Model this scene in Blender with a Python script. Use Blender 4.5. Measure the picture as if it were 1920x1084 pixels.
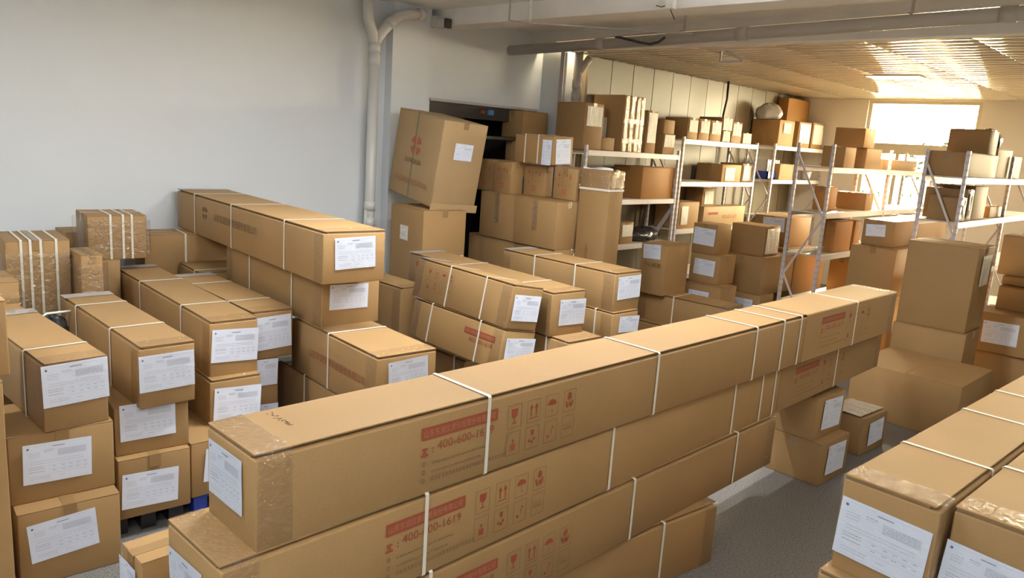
import bpy, bmesh, math, random
from mathutils import Matrix, Vector, Euler
random.seed(7)
for o in list(bpy.data.objects): bpy.data.objects.remove(o, do_unlink=True)
scene = bpy.context.scene
COL = scene.collection
# ------------------------------------------------------------------ camera
CAMZ = 2.32
PIT, ROL, YAW, FPX = math.radians(11.1), math.radians(-3.87), math.radians(43.3), 1440.0
def make_camera():
    cp, sp = math.cos(PIT), math.sin(PIT)
    h = Vector((math.cos(YAW), math.sin(YAW), 0)); rt = Vector((math.sin(YAW), -math.cos(YAW), 0)); up = Vector((0, 0, 1))
    f = cp*h - sp*up; d = -(sp*h + cp*up); c, s = math.cos(ROL), math.sin(ROL)
    R, D = c*rt + s*d, -s*rt + c*d
    cam = bpy.data.cameras.new('camera'); ob = bpy.data.objects.new('camera', cam); COL.objects.link(ob)
    m = Matrix((R, -D, -f)).transposed().to_4x4(); m.translation = (0, 0, CAMZ)
    ob.matrix_world = m
    cam.sensor_fit = 'HORIZONTAL'; cam.sensor_width = 36; cam.lens = FPX/1920*36; cam.clip_start = .05; cam.clip_end = 200
    scene.camera = ob
make_camera()
# ------------------------------------------------------------------ sky, sun, lamps, exposure
world = bpy.data.worlds.new('world'); scene.world = world; world.use_nodes = True
bg = world.node_tree.nodes['Background']
bg.inputs[0].default_value = (1.0, .84, .56, 1); bg.inputs[1].default_value = 74.0     # hazy late-day sky, the same all round
sun = bpy.data.lights.new('sun', 'SUN'); sun.energy = 80; sun.angle = math.radians(1.2); sun.color = (1, .74, .40)
suno = bpy.data.objects.new('sun', sun); COL.objects.link(suno)
suno.rotation_euler = Vector((-1.0, -.26, -.295)).to_track_quat('-Z', 'Y').to_euler()
LAMPS = [(-1.0, -1.0, 62, 'far behind the camera'), (.1, .9, 46, 'nearest the camera'), (4.4, .3, 18, 'above the aisle right of the front stack'), (-.4, 4.2, 68, 'by the left edge'), (2.9, 3.5, 98, 'above the wall-side stacks'),
         (4.6, 2.9, 96, 'above the leaning cartons'), (1.8, -2.2, 14, 'behind the camera to the right'), (5.0, -2.2, 10, 'by the right wall')]
scene.view_settings.view_transform = 'Standard'; scene.view_settings.look = 'None'
scene.view_settings.gamma = 1.0; scene.view_settings.use_curve_mapping = False
scene.view_settings.exposure = 0.0
scene.cycles.max_bounces = 8; scene.cycles.transparent_max_bounces = 16
scene.cycles.sample_clamp_indirect = 6.0
# ------------------------------------------------------------------ materials
MATS = {}
def newmat(n):
    m = bpy.data.materials.new(n); m.use_nodes = True; MATS[n] = m
    nt = m.node_tree; return m, nt, nt.nodes['Principled BSDF']
def N(nt, t, **k):
    n = nt.nodes.new(t)
    for a, b in k.items(): setattr(n, a, b)
    return n
def flat(n, col, rough=.6, metal=0.0, spec=.5, noise=0.0, nscale=20, bump=0.0, bscale=60):
    m, nt, b = newmat(n)
    b.inputs['Base Color'].default_value = (*col, 1); b.inputs['Roughness'].default_value = rough
    b.inputs['Metallic'].default_value = metal; b.inputs['Specular IOR Level'].default_value = spec
    if noise or bump: tc = N(nt, 'ShaderNodeTexCoord')
    if noise:
        t = N(nt, 'ShaderNodeTexNoise'); t.inputs['Scale'].default_value = nscale; t.inputs['Detail'].default_value = 5
        nt.links.new(tc.outputs['Object'], t.inputs['Vector'])
        mr = N(nt, 'ShaderNodeMapRange'); mr.inputs[1].default_value = .3; mr.inputs[2].default_value = .7
        mr.inputs[3].default_value = 1-noise; mr.inputs[4].default_value = 1+noise
        nt.links.new(t.outputs['Fac'], mr.inputs[0])
        mx = N(nt, 'ShaderNodeVectorMath', operation='SCALE'); mx.inputs[0].default_value = col
        nt.links.new(mr.outputs[0], mx.inputs['Scale']); nt.links.new(mx.outputs[0], b.inputs['Base Color'])
    if bump:
        t2 = N(nt, 'ShaderNodeTexNoise'); t2.inputs['Scale'].default_value = bscale; t2.inputs['Detail'].default_value = 4
        nt.links.new(tc.outputs['Object'], t2.inputs['Vector'])
        bp = N(nt, 'ShaderNodeBump'); bp.inputs['Strength'].default_value = bump; bp.inputs['Distance'].default_value = .01
        nt.links.new(t2.outputs['Fac'], bp.inputs['Height']); nt.links.new(bp.outputs[0], b.inputs['Normal'])
    return m
def kraft(n, col, var=.10):
    m, nt, b = newmat(n)
    tc = N(nt, 'ShaderNodeTexCoord'); oi = N(nt, 'ShaderNodeObjectInfo')
    big = N(nt, 'ShaderNodeTexNoise'); big.inputs['Scale'].default_value = 2.2; big.inputs['Detail'].default_value = 3
    off = N(nt, 'ShaderNodeVectorMath', operation='ADD'); nt.links.new(tc.outputs['Object'], off.inputs[0]); nt.links.new(oi.outputs['Location'], off.inputs[1])
    nt.links.new(off.outputs[0], big.inputs['Vector'])
    fine = N(nt, 'ShaderNodeTexNoise'); fine.inputs['Scale'].default_value = 240; fine.inputs['Detail'].default_value = 3
    nt.links.new(tc.outputs['Object'], fine.inputs['Vector'])
    def mr(src, lo, hi, a=.3, c=.7):
        k = N(nt, 'ShaderNodeMapRange'); k.inputs[1].default_value = a; k.inputs[2].default_value = c; k.inputs[3].default_value = lo; k.inputs[4].default_value = hi
        nt.links.new(src, k.inputs[0]); return k.outputs[0]
    def mul(p, q):
        k = N(nt, 'ShaderNodeMath', operation='MULTIPLY'); nt.links.new(p, k.inputs[0]); nt.links.new(q, k.inputs[1]); return k.outputs[0]
    v = mul(mul(mr(big.outputs['Fac'], .95, 1.05), mr(fine.outputs['Fac'], .94, 1.06)), mr(oi.outputs['Random'], 1-var, 1+var, 0, 1))
    sc = N(nt, 'ShaderNodeVectorMath', operation='SCALE'); sc.inputs[0].default_value = col; nt.links.new(v, sc.inputs['Scale'])
    nt.links.new(sc.outputs[0], b.inputs['Base Color'])
    b.inputs['Roughness'].default_value = .62; b.inputs['Specular IOR Level'].default_value = .25
    # faint flute ribs of the corrugated board
    bp = N(nt, 'ShaderNodeBump'); bp.inputs['Strength'].default_value = .12; bp.inputs['Distance'].default_value = .004
    nt.links.new(big.outputs['Fac'], bp.inputs['Height']); nt.links.new(bp.outputs[0], b.inputs['Normal'])
    return m
def film(n, tint, fac, rough=.12, bump=.6, scale=14, stretch=(1, 1, 1)):
    m, nt, b = newmat(n); nt.nodes.remove(b)
    out = nt.nodes['Material Output']
    tr = N(nt, 'ShaderNodeBsdfTransparent'); tr.inputs[0].default_value = (*tint, 1)
    gl = N(nt, 'ShaderNodeBsdfGlossy'); gl.inputs['Roughness'].default_value = rough; gl.inputs[0].default_value = (1, 1, 1, 1)
    fr = N(nt, 'ShaderNodeFresnel'); fr.inputs[0].default_value = 1.45
    ad = N(nt, 'ShaderNodeMath', operation='MULTIPLY_ADD'); ad.inputs[1].default_value = .25; ad.inputs[2].default_value = fac; ad.use_clamp = True
    mx = N(nt, 'ShaderNodeMixShader')
    tc = N(nt, 'ShaderNodeTexCoord'); mp = N(nt, 'ShaderNodeMapping'); mp.inputs['Scale'].default_value = stretch
    t = N(nt, 'ShaderNodeTexNoise'); t.inputs['Scale'].default_value = scale; t.inputs['Detail'].default_value = 3; t.inputs['Distortion'].default_value = 1.2
    bp = N(nt, 'ShaderNodeBump'); bp.inputs['Strength'].default_value = bump; bp.inputs['Distance'].default_value = .02
    L = nt.links.new
    L(tc.outputs['Object'], mp.inputs[0]); L(mp.outputs[0], t.inputs['Vector']); L(t.outputs['Fac'], bp.inputs['Height'])
    L(bp.outputs[0], gl.inputs['Normal']); L(fr.outputs[0], ad.inputs[0]); L(ad.outputs[0], mx.inputs[0])
    L(tr.outputs[0], mx.inputs[1]); L(gl.outputs[0], mx.inputs[2]); L(mx.outputs[0], out.inputs[0])
    return m
K0 = (.345, .210, .090)
kraft('kraft', K0)
kraft('kraft_inner', (.24, .15, .07))
kraft('kraft_pale', (.42, .285, .145))
kraft('kraft_orange', (.44, .215, .065))
flat('flute_edge', (.20, .12, .055), .9)
flat('strap_white', (.78, .74, .64), .4)
flat('strap_green', (.16, .20, .14), .5)
flat('paper', (.77, .83, .97), .7)
flat('ink', (.36, .38, .44), .8); flat('ink_soft', (.52, .55, .62), .8); flat('ink_blue', (.12, .16, .30), .8)
flat('print_red', (.30, .062, .025), .8); flat('print_brown', (.155, .085, .036), .8); flat('print_kraft', (.40, .20, .10), .8); flat('print_faint', (.215, .13, .058), .8); flat('print_black', (.05, .035, .02), .8)
flat('print_logo_red', (.42, .12, .06), .8)
film('tape', (1, .995, .985), .05, .13, 1.0, 30, (1, 1, 1))
film('wrap', (.99, .985, .96), .08, .16, 1.0, 26)
flat('brown_tape', (.29, .175, .075), .28, spec=.5)
flat('grey_tape', (.42, .38, .35), .35)
flat('pouch', (.80, .76, .66), .2, spec=.9, noise=.18, nscale=26, bump=1.0, bscale=34)
flat('wall_white', (.745, .785, .815), .65, noise=.02, nscale=1.2)
flat('wall_warm', (.86, .82, .74), .6, noise=.02, nscale=1.5)
flat('panel_cream', (.23, .19, .13), .45, noise=.02, nscale=2)
flat('ceiling_white', (.88, .87, .84), .8, noise=.05, nscale=3)
flat('tile_gloss', (.78, .70, .55), .09, spec=.9, noise=.03, nscale=4)
flat('tile_joint', (.36, .28, .18), .5)
flat('pvc', (.66, .66, .64), .35); flat('pvc_grey', (.52, .49, .45), .45)
flat('steel_dark', (.060, .055, .050), .45, .3); flat('steel_grey', (.50, .47, .48), .40, .15, noise=.04)
flat('rack_steel', (.62, .58, .60), .40, .05); flat('slot_dark', (.47, .44, .45), .7); flat('rack_board', (.58, .54, .50), .5)
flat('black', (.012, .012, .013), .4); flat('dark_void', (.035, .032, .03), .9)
flat('blue_plastic', (.025, .06, .38), .35); flat('sky_blue', (.10, .28, .62), .4)
flat('grey_plastic', (.42, .42, .42), .3, spec=.7, bump=.8, bscale=20); flat('black_plastic', (.03, .03, .032), .18, spec=.8, bump=1.0, bscale=16)
flat('white_foam', (.85, .84, .80), .5); flat('tube_glow', (.9, .9, .9), .3)
flat('frame_paint', (.66, .60, .48), .45); flat('hedge', (.016, .026, .012), .8); flat('fence_teal', (.009, .030, .030), .5); flat('yard', (.035, .031, .022), .9)
def emis(n, col, s):
    m, nt, b = newmat(n); b.inputs['Base Color'].default_value = (*col, 1)
    b.inputs['Emission Color'].default_value = (*col, 1); b.inputs['Emission Strength'].default_value = s
emis('lamp_glow', (1, .97, .92), 6); emis('panel_glow', (1, .93, .80), 7)
m = flat('floor', (.185, .178, .172), .42, noise=.42, nscale=85, bump=.15, bscale=40)
m = film('glass', (.96, .97, .95), .02, .02, 0, 2)
# ------------------------------------------------------------------ mesh helpers
def mesh(name, verts, faces, mat, parent=None, smooth=False, fmat=None):
    me = bpy.data.meshes.new(name); me.from_pydata([tuple(v) for v in verts], [], faces)
    for k in ([mat] if isinstance(mat, str) else mat): me.materials.append(MATS[k])
    if fmat:
        me.polygons.foreach_set('material_index', fmat)
    if smooth: me.polygons.foreach_set('use_smooth', [True]*len(me.polygons))
    me.update(); return link(name, me, parent)
def link(name, me, parent=None, loc=(0, 0, 0), rot=(0, 0, 0), scale=(1, 1, 1)):
    o = bpy.data.objects.new(name, me); COL.objects.link(o)
    if parent: o.parent = parent
    o.location = loc; o.rotation_euler = rot; o.scale = scale
    return o
def tag(o, label=None, cat=None, group=None, kind=None):
    if label: o['label'] = label
    if cat: o['category'] = cat
    if group: o['group'] = group
    if kind: o['kind'] = kind
    return o
def thing(name, loc, label, cat, rot=(0, 0, 0), group=None):
    return tag(link(name, None, None, loc, rot), label, cat, group)
class MB:
    def __init__(s): s.v = []; s.f = []; s.m = []
    def quad(s, a, b, c, d, mi=0):
        i = len(s.v); s.v += [a, b, c, d]; s.f.append((i, i+1, i+2, i+3)); s.m.append(mi)
    def box(s, x0, x1, y0, y1, z0, z1, mi=0):
        i = len(s.v)
        s.v += [(x0, y0, z0), (x1, y0, z0), (x1, y1, z0), (x0, y1, z0), (x0, y0, z1), (x1, y0, z1), (x1, y1, z1), (x0, y1, z1)]
        for q in ((0, 3, 2, 1), (4, 5, 6, 7), (0, 1, 5, 4), (1, 2, 6, 5), (2, 3, 7, 6), (3, 0, 4, 7)):
            s.f.append(tuple(i+k for k in q)); s.m.append(mi)
    def beam(s, p, q, w, h, mi=0):
        p, q = Vector(p), Vector(q); d = (q-p).normalized()
        a = d.cross(Vector((0, 0, 1)));  a = a.normalized() if a.length > 1e-4 else Vector((1, 0, 0)); b = a.cross(d).normalized()
        i = len(s.v)
        for c in (p, q):
            for u, v in ((-1, -1), (1, -1), (1, 1), (-1, 1)): s.v.append(tuple(c + a*u*w/2 + b*v*h/2))
        for k in ((0, 1, 2, 3), (7, 6, 5, 4), (0, 4, 5, 1), (1, 5, 6, 2), (2, 6, 7, 3), (3, 7, 4, 0)):
            s.f.append(tuple(i+j for j in k)); s.m.append(mi)
    def tube(s, pts, r, n=14, mi=0, cap=True):
        pts = [Vector(p) for p in pts]; i0 = len(s.v); prev = None
        rr = r if isinstance(r, (list, tuple)) else [r]*len(pts)
        for k, p in enumerate(pts):
            d = (pts[min(k+1, len(pts)-1)] - pts[max(k-1, 0)]).normalized()
            a = prev - d*prev.dot(d) if prev is not None else d.cross(Vector((0, 0, 1)) if abs(d.z) < .9 else Vector((1, 0, 0)))
            a.normalize(); prev = a; b = d.cross(a)
            for j in range(n):
                t = 2*math.pi*j/n; s.v.append(tuple(p + (a*math.cos(t) + b*math.sin(t))*rr[k]))
        for k in range(len(pts)-1):
            for j in range(n):
                s.f.append((i0+k*n+j, i0+k*n+(j+1) % n, i0+(k+1)*n+(j+1) % n, i0+(k+1)*n+j)); s.m.append(mi)
        if cap:
            s.f.append(tuple(i0+j for j in range(n))[::-1]); s.m.append(mi)
            e = i0+(len(pts)-1)*n; s.f.append(tuple(e+j for j in range(n))); s.m.append(mi)
    def poly(s, pts, mi=0):
        i = len(s.v); s.v += pts; s.f.append(tuple(range(i, i+len(pts)))); s.m.append(mi)
    def build(s, name, mat, parent=None, smooth=False):
        return mesh(name, s.v, s.f, mat, parent, smooth, s.m if not isinstance(mat, str) else None)
def soft_box(x0, x1, y0, y1, z0, z1, amp=.0016, bev=.005, seed=0, step=.28, bulge=0.0):
    def axis(p, q):
        n = max(1, min(9, int((q-p)/step)))
        b = min(bev, (q-p)*.2)
        return [p, p+b] + [p+b+(q-p-2*b)*i/n for i in range(1, n)] + [q-b, q]
    X, Y, Z = axis(x0, x1), axis(y0, y1), axis(z0, z1)
    idx = {}; V = []; F = []
    def nz(p, q, r): return math.sin(p*7.1+seed*1.7)*math.cos(q*6.3+seed*2.9+r*5.7) * .6 + math.sin((p+q+r)*11.3+seed)*.4
    def vid(i, j, k):
        if (i, j, k) in idx: return idx[(i, j, k)]
        p = [X[i], Y[j], Z[k]]; ext = []
        for ax, (n_, L_) in enumerate(((i, X), (j, Y), (k, Z))):
            if n_ == 0: ext.append((ax, -1))
            elif n_ == len(L_)-1: ext.append((ax, 1))
        if len(ext) > 1:
            pull = bev*(.30 if len(ext) == 2 else .42)
            for ax, sg in ext: p[ax] -= sg*min(pull, .0025 if bev < .004 else 1)
        else:
            ax, sg = ext[0]
            d = amp*nz(*p)
            if bulge and ax != 2 or (bulge and ax == 2 and sg > 0):
                u = [(p[q]-(x0, y0, z0)[q])/((x1, y1, z1)[q]-(x0, y0, z0)[q]) for q in range(3) if q != ax]
                d += bulge*math.sin(math.pi*u[0])*math.sin(math.pi*u[1])
            p[ax] += sg*d
        idx[(i, j, k)] = len(V); V.append(tuple(p)); return idx[(i, j, k)]
    nx, ny, nzz = len(X)-1, len(Y)-1, len(Z)-1
    for i in range(nx):
        for j in range(ny):
            F.append((vid(i, j, 0), vid(i, j+1, 0), vid(i+1, j+1, 0), vid(i+1, j, 0)))
            F.append((vid(i, j, nzz), vid(i+1, j, nzz), vid(i+1, j+1, nzz), vid(i, j+1, nzz)))
    for i in range(nx):
        for k in range(nzz):
            F.append((vid(i, 0, k), vid(i+1, 0, k), vid(i+1, 0, k+1), vid(i, 0, k+1)))
            F.append((vid(i, ny, k), vid(i, ny, k+1), vid(i+1, ny, k+1), vid(i+1, ny, k)))
    for j in range(ny):
        for k in range(nzz):
            F.append((vid(0, j, k), vid(0, j, k+1), vid(0, j+1, k+1), vid(0, j+1, k)))
            F.append((vid(nx, j, k), vid(nx, j+1, k), vid(nx, j+1, k+1), vid(nx, j, k+1)))
    return V, F
# ring (strap or film) round a rectangle p0..p1 x q0..q1 at position t along axis
def ring(axis, t, w, p0, p1, q0, q1, th, seg=1, wob=0.0, c=.006, seed=1):
    rnd = random.Random(seed)
    cs = [(p0+c, q0), (p1-c, q0), (p1, q0+c), (p1, q1-c), (p1-c, q1), (p0+c, q1), (p0, q1-c), (p0, q0+c)]
    pts = []
    for k in range(8):
        a, b = cs[k], cs[(k+1) % 8]
        n = seg if k % 2 == 0 else 1
        for j in range(n): pts.append((a[0]+(b[0]-a[0])*j/n, a[1]+(b[1]-a[1])*j/n))
    cx, cy = (p0+p1)/2, (q0+q1)/2; V = []; F = []
    for (p, q) in pts:
        for side in (-1, 1):
            for o in (0, th):
                k = o + (rnd.uniform(0, wob) if wob else 0)
                ln = math.hypot(p-cx, q-cy) or 1
                P = p + (1 if p > cx else -1)*k*(abs(p-cx) > .98*(p1-cx)-.01); Q = q + (1 if q > cy else -1)*k*(abs(q-cy) > .98*(q1-cy)-.01)
                s = t + side*w/2 + (rnd.uniform(-wob, wob)*2 if wob else 0)
                V.append({'x': (s, P, Q), 'y': (P, s, Q), 'z': (P, Q, s)}[axis])
    n = len(pts)
    if th < .001:        # film: one outer skin only
        return V, [(4*k+1, 4*((k+1) % n)+1, 4*((k+1) % n)+3, 4*k+3) if axis != 'y' else (4*k+3, 4*((k+1) % n)+3, 4*((k+1) % n)+1, 4*k+1) for k in range(n)]
    for k in range(n):
        a, b = 4*k, 4*((k+1) % n)
        F += [(a+1, b+1, b+3, a+3), (a, a+2, b+2, b), (a, b, b+1, a+1), (a+2, a+3, b+3, b+2)]
    return V, F
# ------------------------------------------------------------------ shared label sheet
def text_mesh(name, body, size, mat, align='LEFT', xs=1.0):
    cu = bpy.data.curves.new(name, 'FONT'); cu.body = body; cu.size = size; cu.align_x = align; cu.resolution_u = 2
    o = bpy.data.objects.new(name, cu); COL.objects.link(o)
    bpy.context.view_layer.update()
    me = bpy.data.meshes.new_from_object(o.evaluated_get(bpy.context.evaluated_depsgraph_get()))
    bpy.data.objects.remove(o); bpy.data.curves.remove(cu)
    me.name = name; me.materials.clear(); me.materials.append(MATS[mat])
    return me
def fit_w(me, w, h=None):
    xs = [v.co.x for v in me.vertices]; ys = [v.co.y for v in me.vertices]
    kx = w/(max(xs)-min(xs)); ky = h/(max(ys)-min(ys)) if h else kx
    x0, y0 = min(xs), min(ys)
    for v in me.vertices: v.co.x = (v.co.x-x0)*kx; v.co.y = (v.co.y-y0)*ky
    return me
def label_sheet(seed):
    """A4 landscape delivery form, in the XZ plane facing -Y, centred"""
    r = random.Random(seed); b = MB(); W, H = .297, .21
    nx, nz = 8, 6; g = {}
    ph = r.uniform(0, 6)
    def dy(x, z): return -.0010 - .0009*math.sin(x*30+ph)*math.cos(z*26+ph*2)
    for i in range(nx+1):
        for k in range(nz+1):
            x, z = -W/2+W*i/nx, -H/2+H*k/nz; g[i, k] = len(b.v); b.v.append((x, dy(x, z), z))
    for i in range(nx):
        for k in range(nz): b.f.append((g[i, k], g[i+1, k], g[i+1, k+1], g[i, k+1])); b.m.append(0)
    def bar(x, z, w, h, m):
        n = max(1, int(w/.035))
        for q in range(n):
            xa, xb = x+w*q/n, x+w*(q+1)/n
            e = .0012
            b.quad((xa, dy(xa, z)-e, z-h), (xb, dy(xb, z)-e, z-h), (xb, dy(xb, z)-e, z), (xa, dy(xa, z)-e, z), m)
    def P(u, v): return (-W/2+W*u, H/2-H*v)
    def T(u, v, w, h, m): x, z = P(u, v); bar(x, z, W*w, H*h, m)
    x, z = P(.07, .11); b.poly([(x+.0055*math.cos(-a*math.pi/5), dy(x, z)-.0013, z+.0055*math.sin(-a*math.pi/5)) for a in range(10)][::-1], 3)
    T(.42, .09, .18, .022, 1)
    def words(u, v, w, m, h=.011):
        e = u+w
        while u < e:
            k = r.uniform(.018, .05); T(u, v, min(k, e-u), h, m); u += k+.008
    for v in (.22, .27, .32): words(.08, v, .16, 2)
    words(.30, .18, .14, 1); words(.30, .22, .12, 2)
    for q in range(6): words(.50, .20+q*.028, .42, 1 if q else 1, .009)
    for v in (.44, .50): words(.10, v, .78, 2, .009)
    for v in (.58, .63, .70): words(.08, v, .22, 1)
    for v in (.58, .68, .78): T(.36, v, .57, .004, 2)
    for u in (.42, .55, .66, .77, .88):
        for v in (.61, .71): words(u, v, .05, 1, .012)
    for v in (.83, .88): words(.09, v, .3, 2)
    words(.50, .86, .10, 2); T(.05, .95, .9, .004, 2); T(.05, .05, .9, .003, 2)
    me = bpy.data.meshes.new('paper_label'); me.from_pydata(b.v, [], b.f)
    for k in ('paper', 'ink', 'ink_soft', 'ink_blue'): me.materials.append(MATS[k])
    me.polygons.foreach_set('material_index', b.m); me.update(); return me
SHEETS = [label_sheet(s) for s in range(5)]
def sleeve_mesh():
    b = MB(); W, H = .306, .219; r = random.Random(3); g = {}
    nx, nz = 10, 7
    for i in range(nx+1):
        for k in range(nz+1): g[i, k] = len(b.v); b.v.append((-W/2+W*i/nx, -.0042+r.uniform(-.0012, .0006), -H/2+H*k/nz))
    for i in range(nx):
        for k in range(nz): b.f.append((g[i, k], g[i+1, k], g[i+1, k+1], g[i, k+1]))
    me = bpy.data.meshes.new('label_sleeve'); me.from_pydata(b.v, [], b.f); me.materials.append(MATS['tape'])
    me.polygons.foreach_set('use_smooth', [True]*len(me.polygons)); return me
SLEEVE = sleeve_mesh()
def pouch_mesh(seed):
    b = MB(); r = random.Random(seed); g = {}; nx, nz = 7, 9
    for i in range(nx+1):
        for k in range(nz+1):
            u, v = i/nx, k/nz
            ridge = .010*abs(math.sin((u*9 + (v-.5)*2.5*math.sin(seed+u*4))+seed))
            g[i, k] = len(b.v); b.v.append((-.5+u, -.003-ridge*(.5 if i in (0, nx) or k in (0, nz) else 1), -.5+v))
    for i in range(nx):
        for k in range(nz): b.f.append((g[i, k], g[i+1, k], g[i+1, k+1], g[i, k+1]))
    me = bpy.data.meshes.new('plastic_pouch'); me.from_pydata(b.v, [], b.f); me.materials.append(MATS['pouch']); return me
POUCH = [pouch_mesh(s) for s in range(4)]
# ------------------------------------------------------------------ printed marks (flat print, shared)
BAND_W, BAND_H = .378, .048
COMPANY = '山东东润仪表科技股份有限公司'
def band_mesh(dark):
    b = MB(); b.quad((0, 0, 0), (BAND_W, 0, 0), (BAND_W, 0, BAND_H), (0, 0, BAND_H))
    me = bpy.data.meshes.new('printed_band'); me.from_pydata(b.v, [], b.f); me.materials.append(MATS['print_brown' if dark else 'print_red']); return me
def stand(me):      # XY text -> XZ facing -Y
    for v in me.vertices: v.co = (v.co.x, 0, v.co.y)
    me.update(); return me
BAND = band_mesh(False)
BANDTXT = stand(fit_w(text_mesh('band_lettering', COMPANY, .03, 'print_kraft'), BAND_W*.93, BAND_H*.60))
PHONE = stand(fit_w(text_mesh('phone_number', '400-600-1619', .04, 'print_red'), .285, .034))
COMPANY_BROWN = stand(fit_w(text_mesh('company_lettering', COMPANY, .05, 'print_brown'), .86, .062))
COMPANY_RED = stand(fit_w(text_mesh('company_lettering', COMPANY, .05, 'print_red'), .74, .055))
def small_print():
    b = MB(); r = random.Random(5)
    # telephone symbol and colon
    b.poly([(.0, 0, .142), (.034, 0, .142), (.034, 0, .150), (.0, 0, .150)]); b.poly([(.008, 0, .153), (.026, 0, .153), (.022, 0, .166), (.012, 0, .166)])
    b.poly([(.002, 0, .166), (.032, 0, .166), (.028, 0, .174), (.006, 0, .174)])
    for z in (.150, .164): b.quad((.052, 0, z), (.058, 0, z), (.058, 0, z+.006), (.052, 0, z+.006))
    for z, w in ((.105, .27), (.072, .24), (.040, .38)):
        b.quad((.008, 0, z), (.022, 0, z), (.022, 0, z+.003), (.008, 0, z+.003)); b.quad((.008, 0, z+.013), (.022, 0, z+.013), (.022, 0, z+.016), (.008, 0, z+.016))
        b.quad((.008, 0, z), (.011, 0, z), (.011, 0, z+.016), (.008, 0, z+.016)); b.quad((.019, 0, z), (.022, 0, z), (.022, 0, z+.016), (.019, 0, z+.016))
        x = .052
        while x < .052+w:
            k = r.uniform(.006, .012); h = r.uniform(.008, .015) if z > .05 else .017
            if z > .05: b.quad((x, 0, z), (x+k, 0, z), (x+k, 0, z+h*.55), (x, 0, z+h*.55))
            else:
                b.quad((x, 0, z), (x+.013, 0, z), (x+.013, 0, z+.003), (x, 0, z+.003)); b.quad((x+.005, 0, z), (x+.008, 0, z), (x+.008, 0, z+.016), (x+.005, 0, z+.016)); b.quad((x, 0, z+.010), (x+.013, 0, z+.010), (x+.013, 0, z+.013), (x, 0, z+.013)); k = .013
            x += k+.004
    me = bpy.data.meshes.new('printed_lines'); me.from_pydata(b.v, [], b.f); me.materials.append(MATS['print_faint']); me.materials.append(MATS['print_red'])
    me.polygons.foreach_set('material_index', [1, 1, 1, 1, 1] + [0]*(len(b.f)-5)); return me
SMALL = small_print()
def icons_mesh():
    b = MB(); w, h, dx, dz = .078, .098, .112, .116
    def P(x, z): return (x, 0, z)
    def fr(x, z):
        t = .0016
        b.quad(P(x, z), P(x+w, z), P(x+w, z+t), P(x, z+t), 0); b.quad(P(x, z+h-t), P(x+w, z+h-t), P(x+w, z+h), P(x, z+h), 0)
        b.quad(P(x, z), P(x+t, z), P(x+t, z+h), P(x, z+h), 0); b.quad(P(x+w-t, z), P(x+w, z), P(x+w, z+h), P(x+w-t, z+h), 0)
    def rect(x0, x1, z0, z1, m=1): b.quad(P(x0, z0), P(x1, z0), P(x1, z1), P(x0, z1), m)
    def pol(*pts): b.poly([P(*q) for q in pts], 1)
    for c in range(4):
        for r_ in range(2): fr(c*dx, -r_*dz)
    # row 1: goblet, arrows, umbrella, hands
    pol((.020, .080), (.023, .052), (.032, .044), (.046, .044), (.055, .052), (.058, .080)); rect(.037, .041, .022, .044); rect(.026, .052, .018, .022)
    for q in (.018, .048):
        rect(dx+q+.004, dx+q+.010, .026, .062); pol((dx+q-.003, .060), (dx+q+.017, .060), (dx+q+.007, .080))
    rect(dx+.014, dx+.064, .016, .020)
    pol(*[(2*dx+.039+.027*math.cos(a*math.pi/8), .052+.024*math.sin(a*math.pi/8)) for a in range(9)]); rect(2*dx+.038, 2*dx+.040, .022, .052, 1); rect(2*dx+.038, 2*dx+.046, .020, .023)
    pol((3*dx+.014, .050), (3*dx+.020, .050), (3*dx+.034, .020), (3*dx+.026, .016), (3*dx+.016, .030)); pol((3*dx+.058, .050), (3*dx+.064, .050), (3*dx+.062, .030), (3*dx+.052, .016), (3*dx+.044, .020))
    pol((3*dx+.026, .060), (3*dx+.039, .050), (3*dx+.052, .060), (3*dx+.048, .082), (3*dx+.034, .086)); pol((3*dx+.036, .044), (3*dx+.042, .044), (3*dx+.044, .026), (3*dx+.034, .026))
    z0 = -dz
    rect(.026, .052, z0+.018, z0+.044); pol((.030, z0+.058), (.048, z0+.058), (.039, z0+.066)); rect(.037, .041, z0+.046, z0+.058, 0)
    pol((dx+.030, z0+.082), (dx+.048, z0+.082), (dx+.046, z0+.062), (dx+.039, z0+.056), (dx+.032, z0+.062))
    for q in ((.024, .036), (.040, .028), (.052, .040)): pol((dx+q[0]-.008, z0+q[1]), (dx+q[0], z0+q[1]-.008), (dx+q[0]+.008, z0+q[1]), (dx+q[0], z0+q[1]+.008))
    pol((2*dx+.046, z0+.072), (2*dx+.060, z0+.066), (2*dx+.052, z0+.058)); pol((2*dx+.016, z0+.026), (2*dx+.030, z0+.020), (2*dx+.034, z0+.030), (2*dx+.022, z0+.036)); rect(2*dx+.044, 2*dx+.047, z0+.036, z0+.060, 0)
    for q in range(4): rect(3*dx+.014+q*.013, 3*dx+.016+q*.013, z0+.038, z0+.060, 0)
    rect(3*dx+.012, 3*dx+.066, z0+.036, z0+.038, 0)
    me = bpy.data.meshes.new('handling_symbols'); me.from_pydata(b.v, [], b.f)
    me.materials.append(MATS['print_brown']); me.materials.append(MATS['print_red']); me.polygons.foreach_set('material_index', b.m); return me
ICONS = icons_mesh()
def logo_mesh(mat, r=.1):
    b = MB()
    for k in range(4):
        a0 = k*math.pi/2 + .25
        b.poly([(0.015*math.cos(a0+.66), 0, .015*math.sin(a0+.66))] + [(r*math.cos(a0+1.07*j/6), 0, r*math.sin(a0+1.07*j/6)) for j in range(7)])
    me = bpy.data.meshes.new('printed_logo'); me.from_pydata(b.v, [], b.f); me.materials.append(MATS[mat]); return me
LOGO_RED, LOGO_BROWN = logo_mesh('print_logo_red', .10), logo_mesh('print_brown', .055)
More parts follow.
